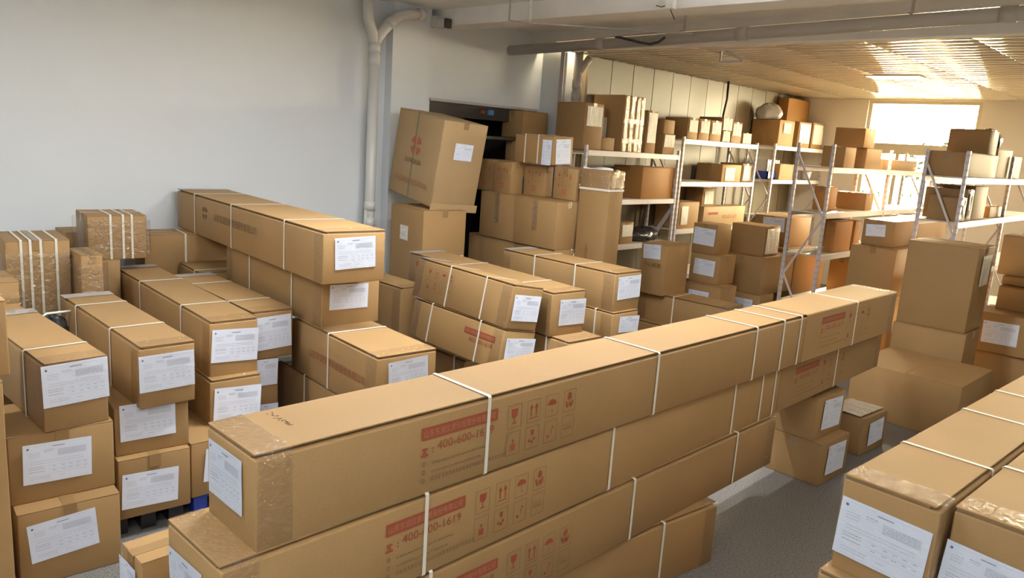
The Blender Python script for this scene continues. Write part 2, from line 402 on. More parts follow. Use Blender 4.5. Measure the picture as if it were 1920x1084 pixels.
# ------------------------------------------------------------------ carton table: near-bottom corner x, y, z, size along x, y, z (m), yaw, roll, pitch
BOX = {
    'C': (0.879, 3.977, 0, 0.451, 0.55, 0.392, -0.096, 0, 0),
    'Bx': (0.881, 4.086, 0.392, 0.465, 0.5, 0.357, -0.102, 0, 0),
    'A': (1.037, 4.051, 0.749, 0.294, 1.195, 0.346, 0.018, 0, 0),
    'D3': (1.398, 4.149, 0.12, 0.377, 0.55, 0.347, -0.102, 0, 0),
    'D2': (1.409, 4.213, 0.467, 0.383, 0.5, 0.274, -0.14, 0, 0),
    'P': (1.517, 4.138, 0.74, 0.298, 1.465, 0.345, -0.034, 0, 0),
    'D4': (1.803, 4.165, 0.12, 0.4, 0.55, 0.34, -0.052, 0, 0),
    'Q2': (2.006, 4.353, 0.46, 0.317, 1.2, 0.289, -0.085, 0, 0),
    'Q': (2.033, 4.41, 0.749, 0.301, 2.02, 0.352, -0.076, 0, 0),
    'S': (2.385, 4.572, 0.76, 0.296, 1.388, 0.328, -0.053, 0, 0),
    'T2': (2.751, 4.313, 0.992, 0.445, 1.537, 0.347, -0.059, 0, 0),
    'T': (2.615, 4.095, 1.339, 0.441, 2.844, 0.332, -0.103, 0, 0),
    'T3': (2.65, 3.552, 0.622, 0.425, 1.153, 0.37, -0.095, 0, 0),
    'FL1': (1.063, 2.006, 1.015, 5.348, 0.338, 0.314, -0.022, 0, 0),
    'FL2': (0.944, 1.988, 0.69, 5.545, 0.381, 0.324, -0.003, 0, 0),
    'FL3': (1.016, 1.994, 0.364, 3.6, 0.34, 0.324, -0.013, 0, 0),
    'FL4': (1.242, 2.229, 0, 2.6, 0.34, 0.363, -0.135, 0, 0),
    'rb1': (2.617, 0.534, 0.905, 2.6, 0.311, 0.349, -0.059, 0, 0),
    'rb2': (2.658, 0.191, 0.905, 2.4, 0.32, 0.349, -0.057, 0, 0),
    'r2': (5.352, 1.893, 0, 0.445, 0.433, 0.317, -0.055, 0, 0),
    'r1': (5.359, 1.978, 0.317, 0.453, 0.35, 0.322, -0.058, 0, 0),
    'r3': (6.216, 1.915, 0, 0.428, 0.35, 0.31, -0.094, 0, 0),
    'X3': (7.248, 1.498, 0, 0.933, 0.927, 0.494, -0.033, 0, 0),
    'X2': (8.299, 1.763, 0, 0.55, 0.666, 0.744, 0.008, 0, 0),
    'X1': (8.346, 1.793, 0.744, 0.6, 0.633, 0.839, -0.006, 0, 0),
    'Y0': (9.25, 0.9, 0, 0.6, 0.95, 0.45, 0, 0, 0),
    'Y1': (9.19, 0.951, 0.45, 0.6, 0.95, 0.414, 0.005, 0, 0),
    'Y2': (9.57, 1.014, 0.864, 0.4, 0.8, 0.242, 0, 0, 0),
    'N': (5.131, 3.673, 0.948, 0.349, 1.367, 0.331, -0.047, 0, 0),
    'N2': (5.109, 3.649, 0.591, 0.339, 1.68, 0.357, -0.057, 0, 0),
    'M0': (4.42, 3.735, 0.827, 0.357, 2.05, 0.345, -0.111, 0, 0),
    'M1': (3.988, 3.799, 0.938, 0.305, 1.266, 0.331, -0.104, 0, 0.174),
    'M2': (3.935, 3.809, 0.615, 0.318, 1.188, 0.319, -0.092, 0, 0.175),
    'K2': (8.709, 4.747, 1.041, 0.347, 0.342, 0.378, 0.012, 0, 0),
    'K3': (8.682, 4.651, 0.671, 0.4, 0.42, 0.37, 0, 0, 0),
    'K5': (9.402, 4.424, 0.519, 0.807, 0.625, 0.496, -0.07, 0, 0),
    'K4': (9.501, 4.488, 1.016, 0.407, 0.487, 0.392, -0.003, 0, 0),
    'K7': (10.288, 4.386, 0, 0.863, 0.45, 1.059, -0.063, 0, 0),
    'K6': (10.552, 4.637, 1.059, 0.682, 0.551, 0.415, -0.008, 0, 0),
    'K1': (7.734, 4.848, 0.595, 0.514, 0.349, 0.601, -0.012, 0, 0),
    'K8': (8.546, 4.52, 0, 0.4, 0.531, 0.671, 0.002, 0, 0),
    'K9': (9.356, 4.381, 0, 0.4, 0.529, 0.519, 0.015, 0, 0),
    'U2': (4.872, 5.852, 0, 0.501, 0.68, 1.562, -0.167, 0, 0),
    'U': (5.017, 5.922, 1.582, 0.539, 0.852, 0.877, -0.113, 0.128, 0.052),
    'V': (5.921, 5.026, 1.227, 0.363, 0.604, 0.494, -0.027, 0, 0),
    'V2': (5.954, 5.643, 1.227, 0.45, 0.568, 0.496, -0.053, 0, 0),
    'V3': (5.935, 5.031, 0, 0.55, 1.375, 1.227, -0.059, 0, 0),
    'W3': (6.235, 5.499, 1.721, 0.129, 0.306, 0.331, 0.007, 0, 0),
    'W2': (6.045, 5.815, 1.721, 0.182, 0.272, 0.347, -0.008, 0, 0),
    'W1': (6.11, 6.156, 1.721, 0.3, 0.278, 0.347, 0.017, 0, 0),
    'W4': (6.204, 5.041, 1.721, 0.35, 0.307, 0.334, 0.011, 0.014, 0),
    'W5': (6.12, 5.311, 2.072, 0.312, 0.554, 0.299, -0.001, 0, 0),
    'E': (6.199, 4.612, 1.093, 0.248, 0.367, 0.972, 0.021, 0, 0),
    'M4': (4.429, 3.548, 0.492, 0.38, 2.04, 0.33, -0.07, 0, 0),
    'M5': (4.272, 4.52, 0, 0.6, 0.75, 0.458, -0.07, 0, 0),
    'M3': (4.204, 5.32, 0, 0.28, 0.85, 0.94, -0.04, 0, 0),
    'K10': (7.851, 4.046, 0.25, 0.4, 1.175, 0.341, 0.018, 0, 0),
    'X4': (9, 2.72, 0.846, 0.9, 0.495, 0.546, 0.009, 0, 0),
    'X5': (9.162, 2.828, 1.394, 1.9, 0.348, 0.292, -0.016, 0, 0),
    'L1': (1.359, 6.015, 0.62, 0.387, 0.5, 0.788, -0.103, 0, 0),
    'L2': (1.935, 6.205, 1.208, 0.409, 0.4, 0.338, -0.111, 0, 0),
    'L4': (1.91, 6.63, 0.68, 0.3, 0.33, 0.685, -0.056, 0, 0),
    'L5': (1.751, 5.775, 0.68, 0.14, 0.35, 0.645, -0.044, 0, 0),
    'L6': (0.806, 5.523, 0.5, 0.5, 0.4, 0.73, -0.051, 0, 0),
    'L3': (2.452, 6.5, 0.978, 0.95, 0.35, 0.36, -0.152, 0, 0),
    'S0': (2.66, 5.973, 0, 0.447, 0.47, 1.097, -0.107, 0, 0),
    'S2': (2.39, 4.577, 0.43, 0.19, 1.3, 0.33, -0.06, 0, 0),
    'S3': (2.39, 4.575, 0.1, 0.19, 1.3, 0.33, -0.055, 0, 0),
    'A0': (0.98, 5.27, 0, 0.3, 0.2, 1.096, -0.02, 0, 0),
    'Z1': (0.44, 3.779, 1.162, 0.4, 0.6, 0.334, -0.051, 0, 0),
    'Z2': (0.394, 3.705, 0, 0.4, 0.5, 1.162, -0.057, 0, 0),
    'Z3': (0.413, 4.32, 0, 0.5, 0.5, 0.421, -0.024, 0, 0),
    'FS': (1.082, 2.987, 0, 0.45, 0.208, 0.521, 0.001, 0, 0),
    'FO': (0.98, 2.62, 0, 0.55, 0.33, 0.43, -0.052, 0, 0),
    'X4b': (8.98, 2.72, 0, 0.9, 0.5, 0.846, 0, 0, 0),
    'K11': (7.72, 3.95, 0, 0.55, 1.5, 0.25, 0, 0, 0),
    'N3': (5.109, 3.649, 0, 0.34, 1.7, 0.591, -0.052, 0, 0),
    'M6': (4.46, 3.6, 0, 0.4, 0.85, 0.492, -0.07, 0, 0),
    'T4': (2.66, 3.62, 0, 0.42, 1.3, 0.622, -0.087, 0, 0),
    'E0': (6.15, 4.56, 0, 0.35, 0.45, 1.093, 0, 0, 0),
    'LB1': (1.33, 5.98, 0, 0.45, 0.52, 0.62, -0.087, 0, 0),
    'LB2': (1.8, 5.75, 0, 0.42, 0.9, 0.68, -0.052, 0, 0),
    'LB3': (2.45, 6.52, 0, 0.8, 0.4, 0.976, -0.13, 0, 0),
    'LB0': (0.8, 5.5, 0, 0.45, 0.42, 0.5, -0.052, 0, 0),
    'L2b': (1.93, 6.2, 0.68, 0.22, 0.4, 0.528, -0.105, 0, 0),
    'G1': (7.385, 5.953, 2.24, 0.367, 0.446, 0.558, -0.003, 0, 0),
    'G3': (7.76, 5.953, 2.24, 0.262, 0.3, 0.162, 0, 0, 0),
    'G2': (8.03, 6.2, 2.24, 0.12, 0.2, 0.524, 0, 0, 0),
    'G4': (8.162, 5.951, 2.24, 0.44, 0.5, 0.711, -0.009, 0, 0),
    'G5': (8.734, 5.972, 2.24, 0.237, 0.3, 0.558, -0.001, 0, 0),
    'G6': (9.128, 5.952, 2.24, 0.291, 0.231, 0.277, 0, 0, 0),
    'G7': (9.103, 5.95, 2.517, 0.272, 0.148, 0.186, 0.001, 0, 0),
    'H1': (9.704, 5.946, 2.47, 0.281, 0.384, 0.299, -0.001, 0, 0),
    'H2': (10.017, 5.946, 2.47, 0.298, 0.45, 0.304, 0, 0, 0),
    'H3': (10.341, 5.947, 2.47, 0.318, 0.45, 0.3, -0.001, 0, 0),
    'H5': (10.696, 5.947, 2.47, 0.243, 0.4, 0.17, 0, 0, 0),
    'H4': (10.671, 5.95, 2.64, 0.297, 0.4, 0.196, -0.001, 0, 0),
    'H6': (10.976, 5.947, 2.47, 0.321, 0.4, 0.317, 0, 0, 0),
    'H7': (11.332, 5.947, 2.47, 0.299, 0.3, 0.17, 0, 0, 0),
    'I1': (8.699, 5.942, 1.63, 0.784, 0.48, 0.426, 0.003, 0, 0),
    'I2': (8.333, 5.949, 1.03, 0.281, 0.3, 0.289, -0.004, 0, 0),
    'J1': (10.842, 5.954, 1.87, 0.607, 0.45, 0.268, 0.002, 0, 0),
    'J2': (11.482, 5.955, 1.87, 0.326, 0.4, 0.293, 0.001, 0, 0),
    'J3': (9.738, 5.967, 1.18, 0.561, 0.4, 0.39, -0.002, 0, 0),
    'J4': (10.681, 6.15, 1.18, 0.37, 0.3, 0.572, -0.002, 0, 0),
    'J5': (10.401, 5.939, 1.18, 1.277, 0.2, 0.315, -0.009, 0, 0),
    'O1': (12.575, 5.947, 2.49, 0.563, 0.5, 0.43, -0.012, 0, 0),
    'O2': (13.34, 5.949, 2.49, 0.5, 0.154, 0.447, -0.005, 0, 0),
    'O3': (13.92, 5.948, 2.49, 0.48, 0.3, 0.462, -0.007, 0, 0),
    'O4': (13.5, 6.27, 2.49, 0.9, 0.2, 0.86, 0, 0, 0),
    'O5': (12.824, 5.96, 1.92, 0.547, 0.4, 0.27, -0.001, 0, 0),
    'B2': (9.75, 3.721, 2.23, 0.352, 0.283, 0.256, -0.001, 0, 0),
    'B3': (10.464, 3.72, 2.23, 0.559, 0.35, 0.265, -0.003, 0, 0),
    'B1': (10.364, 3.739, 2.498, 0.375, 0.384, 0.244, -0.005, 0, 0),
    'B5': (10.683, 3.717, 1.68, 0.274, 0.387, 0.227, 0.004, 0, 0),
    'B4': (9.899, 3.9, 1.68, 0.258, 0.2, 0.297, 0, 0, 0),
    'B6': (9.806, 3.725, 1.16, 0.565, 0.113, 0.396, -0.007, 0, 0),
    'B7': (10.406, 3.701, 1.16, 0.217, 0.4, 0.391, 0.001, 0, 0),
    'B9': (11.236, 3.75, 2.23, 0.344, 0.3, 0.145, 0, 0, 0),
    'B10': (11.69, 3.75, 2.23, 0.915, 0.3, 0.144, -0.013, 0, 0),
    'B8': (10.603, 3.72, 0.55, 0.5, 0.32, 0.477, -0.001, 0, 0),
    'C1': (9.12, 2.244, 2.23, 1.28, 0.374, 0.26, -0.02, 0, 0),
    'C2': (10, 2.25, 2.493, 0.38, 0.42, 0.272, -0.002, 0, 0),
    'C4': (9.14, 2.229, 1.76, 0.293, 0.302, 0.254, 0.002, 0, 0),
    'C5': (9.45, 2.24, 1.76, 0.28, 0.42, 0.337, 0.001, 0, 0),
    'C6': (9.743, 2.24, 1.76, 0.554, 0.42, 0.374, -0.004, 0, 0),
    'C7': (10.47, 2.245, 2.23, 0.691, 0.4, 0.341, -0.012, 0, 0),
    'Y4': (9.804, 1.204, 1.207, 0.4, 0.7, 0.432, -0.001, 0, 0),
    'Y3': (9.702, 1.023, 1.115, 0.7, 0.8, 0.09, -0.001, 0, 0),
    'W7': (7.156, 6.75, 2.33, 0.46, 0.366, 0.335, -0.005, 0, 0),
    'W8': (6.894, 6.6, 1.85, 0.3, 0.167, 0.461, 0, 0, 0),
    'rb3': (2.567, 0.554, 0, 2.6, 0.31, 0.905, -0.059, 0, 0),
    'rb4': (2.638, 0.191, 0, 2.4, 0.31, 0.903, -0.057, 0, 0),
    'C8': (11.2, 2.25, 2.23, 0.6, 0.38, 0.28, 0, 0, 0),
    'C9': (10.6, 2.25, 1.76, 0.7, 0.38, 0.13, 0, 0, 0),
}
LABELS = {
    'A': [('y', 0.146, 0.237, 0.302, 0.214, 0.019)],
    'Bx': [('y', 0.209, 0.199, 0.301, 0.207, -0.026)],
    'C': [('y', 0.192, 0.236, 0.3, 0.202, 0.074)],
    'P': [('y', 0.146, 0.197, 0.296, 0.205, 0.01)],
    'D2': [('y', 0.168, 0.189, 0.286, 0.209, 0.008)],
    'D3': [('y', 0.161, 0.158, 0.294, 0.203, -0.043)],
    'Q': [('y', 0.156, 0.194, 0.293, 0.208, -0.054)],
    'Q2': [('y', 0.169, 0.125, 0.296, 0.214, -0.053)],
    'S': [('y', 0.149, 0.179, 0.271, 0.225, 0.038)],
    'S2': [('y', 0.095, 0.236, 0.18, 0.183, -0.037)],
    'S3': [('y', 0.095, 0.248, 0.18, 0.187, -0.066)],
    'T': [('y', 0.224, 0.196, 0.289, 0.202, 0.028)],
    'T2': [('y', 0.204, 0.201, 0.297, 0.171, -0.018)],
    'T3': [('y', 0.223, 0.246, 0.285, 0.182, 0.05)],
    'N': [('y', 0.193, 0.203, 0.304, 0.195, 0.013)],
    'N2': [('y', 0.222, 0.245, 0.265, 0.139, -0.058)],
    'M0': [('y', 0.226, 0.18, 0.283, 0.206, -0.03)],
    'M1': [('y', 0.164, 0.166, 0.265, 0.198, 0.034)],
    'M2': [('y', 0.185, 0.181, 0.296, 0.161, 0.041)],
    'D4': [('y', 0.216, 0.177, 0.282, 0.204, -0.091)],
    'r1': [('y', 0.25, 0.173, 0.3, 0.227, -0.05)],
    'r2': [('y', 0.229, 0.174, 0.291, 0.223, -0.039)],
    'r3': [('y', 0.237, 0.164, 0.253, 0.197, 0.054)],
    'FL1': [('x', 0.138, 0.183, 0.236, 0.186, 0.002)],
    'FL2': [('x', 0.141, 0.154, 0.242, 0.194, 0.035)],
    'FS': [('x', 0.074, 0.402, 0.175, 0.137, 0.012)],
    'rb1': [('x', 0.149, 0.168, 0.294, 0.21, -0.045)],
    'rb2': [('x', 0.113, 0.142, 0.242, 0.185, -0.057)],
    'K1': [('x', 0.159, 0.511, 0.242, 0.171, 0.059)],
    'K2': [('x', 0.169, 0.218, 0.297, 0.214, -0.033)],
    'K3': [('x', 0.212, 0.204, 0.293, 0.199, -0.026)],
    'K6': [('x', 0.303, 0.298, 0.325, 0.201, 0.045)],
    'K8': [('x', 0.232, 0.529, 0.285, 0.126, 0.011)],
    'K9': [('x', 0.276, 0.367, 0.313, 0.169, 0.011)],
    'Y1': [('x', 0.248, 0.215, 0.325, 0.232, 0.022)],
    'X5': [('x', 0.147, 0.172, 0.213, 0.135, 0.068)],
    'U': [('y', 0.28, 0.582, 0.222, 0.166, -0.01)],
    'W5': [('x', 0.468, 0.124, 0.13, 0.26, -0.01), ('y', 0.151, 0.142, 0.238, 0.257, 0.059)],
}
STRAP = {
    'FL1': ('x', [0.179, 0.392, 0.578, 0.642, 0.686, 0.854]),
    'FL2': ('x', [0.141, 0.347, 0.561, 0.624, 0.656, 0.836]),
    'FL3': ('x', [0.207, 0.571, 0.859]),
    'FL4': ('x', [0.822]),
    'rb1': ('x', [0.195, 0.46, 0.644]),
    'rb2': ('x', [0.218]),
    'A': ('y', [0.763]),
    'P': ('y', [0.686, 0.236]),
    'Q': ('y', [0.757, 0.33]),
    'S': ('y', [0.752, 0.279]),
    'T': ('y', [0.167, 0.461, 0.801]),
    'T2': ('y', [0.284, 0.728]),
    'T3': ('y', [0.477]),
    'N': ('y', [0.311, 0.675]),
    'M0': ('y', [0.377, 0.801]),
    'M1': ('y', [0.382, 0.753]),
    'M2': ('y', [0.224, 0.765]),
    'M5': ('y', [0.828]),
    'M4': ('y', [0.886]),
    'K10': ('y', [0.409]),
    'W5': ('y', [0.276, 0.612]),
    'U': ('y', [0.453]),
    'T4': ('y', [0.338]),
    'N2': ('y', [0.89]),
    'S0': ('y', [0.866]),
    'L1': ('x', [0.235, 0.377, 0.54, 0.782]),
    'L2': ('x', [0.384, 0.596, 0.748]),
    'L3': ('x', [0.341]),
}
# ------------------------------------------------------------------ carton builder
LID = {}
def on_face(root, dims, face, u, v, me, name, off=.004, ang=0.0, sx=1, sz=1, label=None):
    """place a print or sheet (XZ plane, facing -Y) on the -Y ('y') or -X ('x') face; u from the left corner, v from the bottom"""
    a, b, H = dims
    if face == 'y': o = link(name, me, root, (-a/2+u, -b/2-off, v), (0, -ang, 0), (sx, 1, sz))
    else: o = link(name, me, root, (-a/2-off, b/2-u, v), Euler((0, -ang, -math.pi/2)), (sx, 1, sz))
    if face == 'x': o.rotation_euler = (Matrix.Rotation(-math.pi/2, 3, 'Z') @ Matrix.Rotation(-ang, 3, 'Y')).to_euler()
    if label: o['label'] = label
    return o
SEED = [0]
def carton(key, name, label, style='std', mat='kraft', cat='box', group=None, pouch=None, strap_mat='strap_white', ends=True, bulge=None, tape=True):
    x, y, z, a, b, H, yw, ro, pi = BOX[key]
    SEED[0] += 1; sd = SEED[0]*1.37
    R = Euler((ro, pi, yw)).to_matrix()
    base = Vector((x, y, z)) + R @ Vector((a/2, b/2, 0))
    root = thing(name, base, label, cat, (ro, pi, yw), group)
    dims = (a, b, H); LID[key] = root
    long_x = a > 1.6; wide = style == 'long'
    fl = .010 if wide else .004
    Hb = H - fl - .001
    V, F = soft_box(-a/2, a/2, -b/2, b/2, 0, Hb, amp=.0012 if wide else .0022, bev=.006, seed=sd, bulge=bulge if bulge is not None else (.002 if wide else .004))
    mesh('body', V, F, mat, root, True)
    if wide:
        s = .014 if long_x else .010
        if long_x: V, F = soft_box(-a/2+.002, a/2-.002, -b/2+s, b/2, H+.0005, H+.006, .001, .0015, sd, .4)
        else: V, F = soft_box(-a/2+s, a/2, -b/2+.002, b/2-.002, H+.0005, H+.006, .001, .0015, sd, .4)
        mesh('top_flap', V, F, mat, root)
        # second, inner flap set back below it: the open slit along the edge
        e = MB()
        if long_x: e.box(-a/2+.004, a/2-.004, -b/2+s+.006, b/2-.004, H-.0035, H+.0005)
        else: e.box(-a/2+s+.005, a/2-.004, -b/2+.004, b/2-.004, H-.0035, H+.0005)
        e.build('inner_flap', 'kraft_inner', root)
        e = MB()
        if long_x: e.box(-a/2+.004, a/2-.004, -b/2+s+.022, b/2-.004, Hb-.002, H-.0035)
        else: e.box(-a/2+s+.018, a/2-.004, -b/2+.004, b/2-.004, Hb-.002, H-.0035)
        e.build('flap_edge', 'flute_edge', root)
        # clear tape wound round the ends
        if ends:
            for i, t in enumerate((.055, 1)):
                L = (a if long_x else b); pos = -L/2+.062 if i == 0 else L/2-.055
                w = .115 if i == 0 else .10
                if long_x: V, F = ring('x', pos, w, -b/2-.002, b/2+.002, -.001+.003, H+.0075, .0008, 6, .0022, seed=int(sd*10)+i)
                else: V, F = ring('y', pos, w, -a/2-.002, a/2+.002, .002, H+.0075, .0008, 5, .0022, seed=int(sd*10)+i)
                mesh('clear_tape', V, F, 'wrap' if i else 'tape', root, True)
            if not long_x and b > 1.0:      # grey adhesive strip folded over the far end
                V, F = soft_box(-a/2-.002, a/2+.002, b/2-.11, b/2+.003, H+.0085, H+.010, .001, .001, sd, .2)
                mesh('grey_tape', V, F, 'grey_tape', root)
    else:
        along_y = b >= a
        for sgn in (-1, 1):
            g = .0015
            if along_y:
                xs = (-a/2, -g) if sgn < 0 else (g, a/2)
                V, F = soft_box(xs[0], xs[1], -b/2+.001, b/2-.001, Hb, H, .0012, .0012, sd+sgn, .25)
            else:
                ys = (-b/2, -g) if sgn < 0 else (g, b/2)
                V, F = soft_box(-a/2+.001, a/2-.001, ys[0], ys[1], Hb, H, .0012, .0012, sd+sgn, .25)
            mesh('top_flap', V, F, mat, root)
        if tape and style != 'plain':
            t = MB(); w = .03; dn = min(.07, H*.3); q = .0030
            if along_y:
                t.box(-w, w, -b/2-q, b/2+q, H+.0005, H+.002); t.box(-w, w, -b/2-q-.0012, -b/2-q, H-dn, H+.002); t.box(-w, w, b/2+q, b/2+q+.002, H-dn, H+.002)
            else:
                t.box(-a/2-q, a/2+q, -w, w, H+.0005, H+.002); t.box(-a/2-q-.0012, -a/2-q, -w, w, H-dn, H+.002); t.box(a/2+q, a/2+q+.002, -w, w, H-dn, H+.002)
            t.build('packing_tape', 'brown_tape' if style == 'std' else 'tape', root)
    # straps
    if key in STRAP:
        ax, ts = STRAP[key]
        for i, t in enumerate(ts):
            top = H + (.0085 if wide else .003)
            lo = .0006
            j = random.uniform(-.004, .004)
            if ax == 'x': V, F = ring('x', -a/2+a*t, .016, -b/2-.004, b/2+.004, lo, top, .0018, seed=i)
            elif ax == 'y': V, F = ring('y', b/2-b*t, .016, -a/2-.004, a/2+.004, lo, top, .0018, seed=i)
            else: V, F = ring('z', H*t, .016, -a/2-.004, a/2+.004, -b/2-.004, b/2+.004, .0018, seed=i)
            mesh('strap', V, F, strap_mat, root)
    for i, (face, u, v, w, h, ang) in enumerate(LABELS.get(key, ())):
        o = on_face(root, dims, face, u, v, SHEETS[(SEED[0]+i) % 5], 'paper_label', .0045 if wide else .0072, ang, w/.297, h/.21, 'white printed delivery form')
        if key in ('rb1', 'rb2', 'FL1', 'FL2', 'A', 'P', 'T', 'M0'): link('label_sleeve', SLEEVE, o)
    if pouch:
        f_, u, v, w, h = pouch
        L = a if f_ == 'y' else b
        on_face(root, dims, f_, L*u, H*v, POUCH[SEED[0] % 4], 'plastic_pouch', .005, 0, L*w, H*h, 'crinkled clear document pouch')
    return root
def print_block(key, u, v, icons=True, lines=True):
    """the red maker's block: band, phone number, small lines, handling symbols; (u,v) = lower-left of the band on the -Y face"""
    x, y, z, a, b, H, *_ = BOX[key]; r = LID[key]; d = (a, b, H)
    on_face(r, d, 'y', u, v, BAND, 'printed_band', .0030, label='red printed band')
    on_face(r, d, 'y', u+BAND_W*.03, v+BAND_H*.2, BANDTXT, 'band_lettering', .0038)
    on_face(r, d, 'y', u+.075, v-.050, PHONE, 'phone_number', .0030)
    if lines: on_face(r, d, 'y', u, v-.205, SMALL, 'printed_lines', .0030)
    if icons: on_face(r, d, 'y', u+.435, v-.055, ICONS, 'handling_symbols', .0030)
# ------------------------------------------------------------------ the room
XW, YL, YP, XF, ZC, ZT = -3.0, 7.0, 6.5, 14.5, 3.65, 3.42      # left end, white wall, panel wall, window wall, slab, tiled ceiling
YR = -3.5
def struct(name, mb, mat, parent=None, **k):
    o = mb.build(name, mat, parent, **k)
    if not parent: o['kind'] = 'structure'
    return o
b = MB(); b.box(XW, XF+.3, YR, YL+1.3, -.1, 0); floor = struct('floor', b, 'floor')
# white wall with the dark shutter opening
b = MB()
SX0, SX1, SZ = 5.84, 7.66, 2.70
b.box(XW, SX0, YL, YL+.2, 0, ZC); b.box(SX0, SX1, YL, YL+.2, SZ, ZC); b.box(SX1, 8.3, YL, YL+.2, 0, ZC)
b.box(5.20, 5.72, YL-.12, YL, 0, ZC)                       # shallow pilaster
wl = struct('wall_left', b, 'wall_white')
b = MB(); b.box(7.72, 8.06, 6.62, YL, 0, ZC); struct('wall_column', b, 'wall_white')
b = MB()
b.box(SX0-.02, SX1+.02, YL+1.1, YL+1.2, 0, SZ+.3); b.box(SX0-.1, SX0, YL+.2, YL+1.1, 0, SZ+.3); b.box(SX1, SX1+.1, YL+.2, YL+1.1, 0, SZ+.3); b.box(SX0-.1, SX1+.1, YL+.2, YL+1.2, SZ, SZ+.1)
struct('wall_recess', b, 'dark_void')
b = MB(); b.box(XW-.2, XW, YR, YL+.2, 0, ZC); struct('wall_back', b, 'wall_white')
b = MB(); b.box(XW, XF+.2, YR-.2, YR, 0, ZC); struct('wall_right', b, 'wall_white')
# cream panel wall, one part for each vertical panel
b = MB(); b.box(8.06, XF+.2, YP+.03, YP+.2, 0, ZC); pw = struct('wall_panelled', b, 'tile_joint')
px = 8.06
i = 0
while px < XF-.05:
    w = min(.50, XF-px); q = MB(); q.box(px+.006, px+w-.006, YP, YP+.03, 0, ZT); q.build('wall_panel', 'panel_cream', pw); px += .5
# ceilings
b = MB(); b.box(XW, 7.7, YR, YL+.2, ZC, ZC+.15); struct('ceiling', b, 'ceiling_white')
b = MB(); b.box(7.62, XF+.2, YR, YP+.03, ZT+.03, ZT+.12); ct = struct('ceiling_tiled', b, 'tile_joint')
# metal strip ceiling: convex strips laid across, each its own part
SW, SL = .2, .9
sv, sf = [], []
for j, yy in enumerate((-SL/2+.004, -SL/2+.02, SL/2-.02, SL/2-.004)):
    for i in range(9):
        u = -1+2*i/8; edge = .006 if j in (0, 3) else 0
        sv.append((u*(SW/2-.004), yy, .0085*u*u + edge + (.008 if i in (0, 8) else 0)))
for j in range(3):
    for i in range(8): sf.append((j*9+i, (j+1)*9+i, (j+1)*9+i+1, j*9+i+1))
STRIP = None
tx = 7.62
while tx < XF-.1:
    ty = YP
    while ty > -.4:
        rot = (random.uniform(-.006, .006), random.uniform(-.012, .012), 0)
        if STRIP is None: o = mesh('ceiling_strip', sv, sf, 'tile_gloss', ct, True); STRIP = o.data; o.location = (tx+SW/2, ty-SL/2, ZT)
        else: link('ceiling_strip', STRIP, ct, (tx+SW/2, ty-SL/2, ZT+random.uniform(-.001, .001)), rot)
        ty -= SL
    tx += SW
b = MB(); b.box(7.62, XF, YR, ty, ZT, ZT+.03); b.box(tx, XF, ty, YP, ZT+.001, ZT+.03); struct('trim_1', b, 'tile_gloss')
# concrete beams
b = MB(); b.box(5.80, 6.12, YR, YL, 3.48, ZC); struct('ceiling_beam', b, 'ceiling_white')
b = MB(); b.box(7.46, 7.62, YR, YL, 3.42, ZC); struct('ceiling_header', b, 'ceiling_white')
# window wall
WY0, WY1, WZ0, WZT, WZ1 = 3.45, 5.25, 1.45, 2.58, 3.40
b = MB()
b.box(XF, XF+.2, YR, .05, 0, ZC); b.box(XF, XF+.2, 1.85, WY0, 0, ZC); b.box(XF, XF+.2, .05, 1.85, 0, WZ0); b.box(XF, XF+.2, .05, 1.85, WZ1, ZC); b.box(XF, XF+.2, WY1, YP+.2, 0, ZC); b.box(XF, XF+.2, WY0, WY1, 0, WZ0); b.box(XF, XF+.2, WY0, WY1, WZ1, ZC)
struct('wall_far', b, 'wall_warm')
cw = (WY1-WY0)/2; hh = WZ1-WZ0; tz = WZT-WZ0
def window(n, yc):
    win = thing('window_%d' % n, (XF+.1, yc, WZ0), None, None); win['kind'] = 'structure'
    def wbar(nm, y0, y1, z0, z1, x0=-.05, x1=.05, m='frame_paint'):
        q = MB(); q.box(x0, x1, y0, y1, z0, z1); return q.build(nm, m, win)
    wbar('window_frame', -cw, -cw+.06, 0, hh); wbar('window_frame', cw-.06, cw, 0, hh); wbar('window_frame', -cw+.06, cw-.06, 0, .06); wbar('window_frame', -cw+.06, cw-.06, hh-.05, hh)
    wbar('transom', -cw+.06, cw-.06, tz-.09, tz+.09, -.06, .06)
    for yy in (-.35, .30): wbar('mullion', yy-.03, yy+.03, .06, tz-.09)
    wbar('window_sill', -cw-.05, cw+.05, -.05, 0, -.2, .06)
    for (y0, y1, z0, z1) in ((-cw+.06, -.38, .06, tz-.09), (-.32, .27, .06, tz-.09), (.33, cw-.06, .06, tz-.09), (-cw+.06, cw-.06, tz+.09, hh-.05)):
        wbar('pane', y0, y1, z0, z1, -.004, .004, 'glass')
    gr = tag(link('window_grille', None, None, (XF+.22, yc, WZ0)), 'thin steel security grille outside the bright window' if n == 1 else 'security grille outside the added second window, unseen beyond the right edge', 'grille')
    for k in range(7):
        yy = -cw+.1+k*(2*cw-.2)/6; q = MB(); q.box(-.006, .006, yy-.006, yy+.006, 0, hh); q.build('grille_bar', 'rack_steel', gr)
    for zz in (.25, .8, 1.45): q = MB(); q.box(-.012, 0, -cw, cw, zz-.006, zz+.006); q.build('grille_rail', 'rack_steel', gr)
window(1, (WY0+WY1)/2); window(2, .95)  # second window is out of view, added to help light the far room
